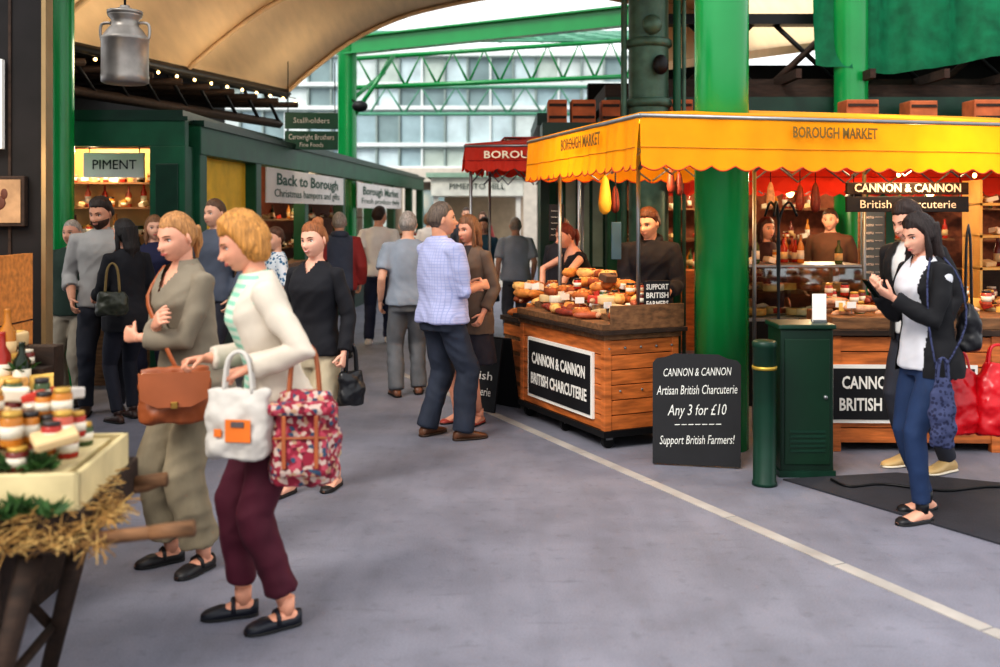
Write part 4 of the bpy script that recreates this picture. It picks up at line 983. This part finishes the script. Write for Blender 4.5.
for i in range(22):
    for z0,z1 in zip(zsr,zsr[1:]): b.bx(-8.4+i*.68,-7.8+i*.68,29.93,30,z0+.12,z1,R.choice(tints))
mul=M('mullion_grey',(140,154,150),.5)
for i in range(23): b.bx(-8.48+i*.68,-8.42+i*.68,29.84,30,2.9,6.4,mul if i%3 else fac)
for z in zsr: b.bx(-8.5,6.5,29.76,30,z,z+.12,fac); b.bx(-8.5,6.5,29.80,30,z-.05,z,mul)
b.bx(-8.5,6.5,29.7,30.3,2.55,2.95,stone)
for i in range(9): b.bx(-8.3+i*1.8,-7.9+i*1.8,29.7,30.3,0,2.6,stone)
b.bx(-8.5,6.5,30.2,30.4,0,2.6,M('far_shop',(160,144,128),.7,var=.4,scale=1.5))
for i in range(9):
    if i%3!=1: b.bx(-7.7+i*1.8,-6.8+i*1.8,29.9,30.1,.3,2.3,tints[i%4])
b.done()
b=B('cafe_kiosk'); b.bx(-1.3,.35,22,23.5,0,1.0,whi); b.bx(-1.5,.5,21.7,23.7,2.0,2.4,M('kiosk_fascia',(226,226,216))); b.bx(-1.6,.6,21.6,23.8,2.4,2.5,M('kiosk_roof',(150,180,160)))
b.text('PIMENTO HILL',.18,dgreen2,T3(-.5,21.68,2.2)@Rx(90),w=1.2)
for x in(-1.4,.4): b.bx(x-.05,x+.05,21.8,21.9,0,2,whi)
goods(b,-1.2,.2,22.1,22.5,1.0,30,['jar','pack'],2,90,.1); b.bx(-1.3,.35,23.4,23.5,1,2,M('kiosk_back',(190,170,145))); b.done()

# ------------------------------------------------------------------ FOREGROUND BARROW
BT=T3(-1.22,3.12,0)@Rz(6)
b=B('wooden_market_barrow',BT)
rail=woodh
for y,xe in((-.10,.27),(.48,.06)):
    b.tube([(-1.3,y,.60),(-.5,y,.63),(0,y,.665),(xe,y,.685)],[.032,.030,.022,.018],rail,10)
    b.tube([(xe-.12,y,.676),(xe+.01,y,.687)],[.022,.026],rail,10)
    b.tube([(-.20,y,.62),(-.34,y-.02,.0)],[.038,.028],woodd,6); b.tube([(-.7,y,.60),(-.32,y,.16)],.02,woodd,6)
for i in range(9): b.bx(-1.3+i*.14,-1.17+i*.14,-.14,.52,.65,.68,woodh,bev=.003)
b.bx(-1.3,-.30,-.06,.44,.40,.64,woodd,bev=.005)
b.bx(-1.3,-.05,-.16,-.13,.64,.76,woodd,bev=.004); b.bx(-1.3,-.05,.50,.53,.64,.76,woodd,bev=.004); b.bx(-.07,-.04,-.15,.52,.64,.76,woodd,bev=.004)
b.tube([(-.32,-.12,.18),(-.32,.48,.18)],.018,woodd,6)
wx=-1.25
b.tube([(wx+.30*cos(a),.19,.30+.28*sin(a)) for a in [2*pi*i/28 for i in range(29)]],.022,woodd,8)
for i in range(8): a=2*pi*i/8; b.tube([(wx,.19,.30),(wx+.28*cos(a),.19,.30+.27*sin(a))],.014,woodd,6)
b.done()
b=B('straw_bedding',BT); R=random.Random(5); st=[M('straw_%d'%i,c,.8) for i,c in enumerate([(176,134,74),(130,96,54),(204,168,104)])]
for i in range(1500):
    x=R.uniform(-.75,.04); y=R.uniform(-.19,.3)
    if x>-.03: y=R.uniform(-.12,.1)
    z=.70+R.uniform(0,.07)*(1 if x<-.02 else .3)
    if R.random()<.2: z-=.05; y=R.uniform(-.20,-.15)
    d=V((R.uniform(-1,1),R.uniform(-1,1),R.uniform(-.4,.3))).normalized()*R.uniform(.03,.07); c=V((x,y,z))
    b.tube([c-d,c+V((0,0,.010)),c+d],.0018,R.choice(st),4)
b.done()
b=B('cream_wooden_tray',BT); ct=M('cream_painted_wood',(206,188,142),.6,var=.2)
b.bx(-.62,-.06,-.12,.42,.745,.76,ct)
for q in((-.63,-.05,-.13,-.11),(-.63,-.05,.41,.43),(-.63,-.61,-.13,.43),(-.07,-.05,-.13,.43)): b.bx(*q,.74,.87,ct,bev=.004)
b.done()
b=B('jar_and_cheese_display',BT); goods(b,-.56,-.12,-.06,.36,.86,40,['jar','jar','jar','pack'],2,100,.07); goods(b,-.6,-.15,.05,.36,1.0,10,['jar','jar','pack'],1,101); goods(b,-.60,-.10,-.10,.0,.87,14,['herb'],1,102); b.bx(-.58,-.1,-.08,.38,.76,.862,ct); b.done()
b=B('herb_garland',BT); goods(b,-.75,-.10,-.19,-.13,.76,14,['herb'],1,103); b.done()
b=B('cheese_stand',T3(-2.35,4.15,0)); b.bx(-.5,.42,-.25,.35,0,.82,woodd,bev=.005); b.bx(-.53,.45,-.28,.38,.82,.85,woodh,bev=.004)
for k in range(3): b.bx(-.5,.40,.0+k*.11,.1+k*.11,.85,.90+k*.08,woodd)
b.done()
b=B('cheese_pile',T3(-2.35,4.15,0)); goods(b,-.45,.38,-.22,-.02,.85,26,['wedge','wheel','jar','jar','herb'],2,110,.06)
for k in range(3): goods(b,-.45,.36,.02+k*.11,.08+k*.11,.90+k*.08,12,['wedge','wheel','jar','bottle'],1,111+k,.06)
goods(b,-.45,.38,-.24,.3,.98,18,['herb'],1,115); b.done()
b=B('wooden_crate_stack',T3(-2.85,5.15,0)); om=M('lit_pine',(196,124,58),.6,var=.3,scale=6,stretch=(1,5,5))
for k in range(4):
    z=.0+k*.36
    for j in range(3): b.bx(-.35,.35,-.2,-.185,z+.02+j*.115,z+.12+j*.115,om,bev=.003)
    for x in(-.35,.33): b.bx(x,x+.02,-.19,.2,z,z+.35,om)
    b.bx(-.33,.33,-.18,.2,z,z+.02,om)
b.done()

# ------------------------------------------------------------------ LIGHTS / WORLD
def pt(name,loc,e,col=(1,.72,.42),r=.08):
    l=bpy.data.lights.new(name,'POINT'); l.energy=e; l.color=col; l.shadow_soft_size=r; o=bpy.data.objects.new(name,l); o.location=loc; scn.collection.objects.link(o)
pt('spice_shop_lamp',(-4.0,9.85,2.3),60); pt('arcade_lamp',(-3.6,12.5,2.1),60); pt('arcade_lamp.001',(-3.4,18,2.1),60)
pt('stall_lamp',(1.1,7.7,2.05),34); pt('stall_lamp.001',(3.0,7.3,2.05),38); pt('shop_lamp',(2.4,12.5,2.3),90); pt('shop_lamp.001',(5,12.5,2.3),110); pt('shop_lamp.002',(3.2,10.0,1.8),40); pt('shop_lamp.003',(7.5,12.5,2.3),80)
wl=(1,.80,.56)
pt('vault_fill_light',(-2.9,11.5,3.1),16,wl,.2); pt('vault_fill_light.001',(-2.3,13.2,3.1),16,wl,.2); pt('vault_fill_light.002',(-3.6,9.6,3.1),16,wl,.2); pt('crate_lamp',(-2.7,4.9,1.9),10)  # the three vault lights are fill, added to brighten the vault underside
s=bpy.data.lights.new('sun','SUN'); s.energy=2.2; s.angle=radians(24); s.color=(1,.94,.86); o=bpy.data.objects.new('sun',s); o.rotation_euler=(radians(36),radians(-30),0); scn.collection.objects.link(o)
w=bpy.data.worlds.new('sky_world'); scn.world=w; w.use_nodes=True; bg=w.node_tree.nodes['Background']; bg.inputs[0].default_value=(.96,.98,1,1); bg.inputs[1].default_value=1.45

cam=bpy.data.cameras.new('camera'); co=bpy.data.objects.new('camera',cam); scn.collection.objects.link(co)
co.location=(0,0,1.65); co.rotation_euler=(radians(90),0,0); cam.lens=36; cam.sensor_width=36; cam.shift_y=-.1215; cam.clip_end=200
cam.dof.use_dof=True; cam.dof.focus_distance=6.9; cam.dof.aperture_fstop=1.7
scn.camera=co
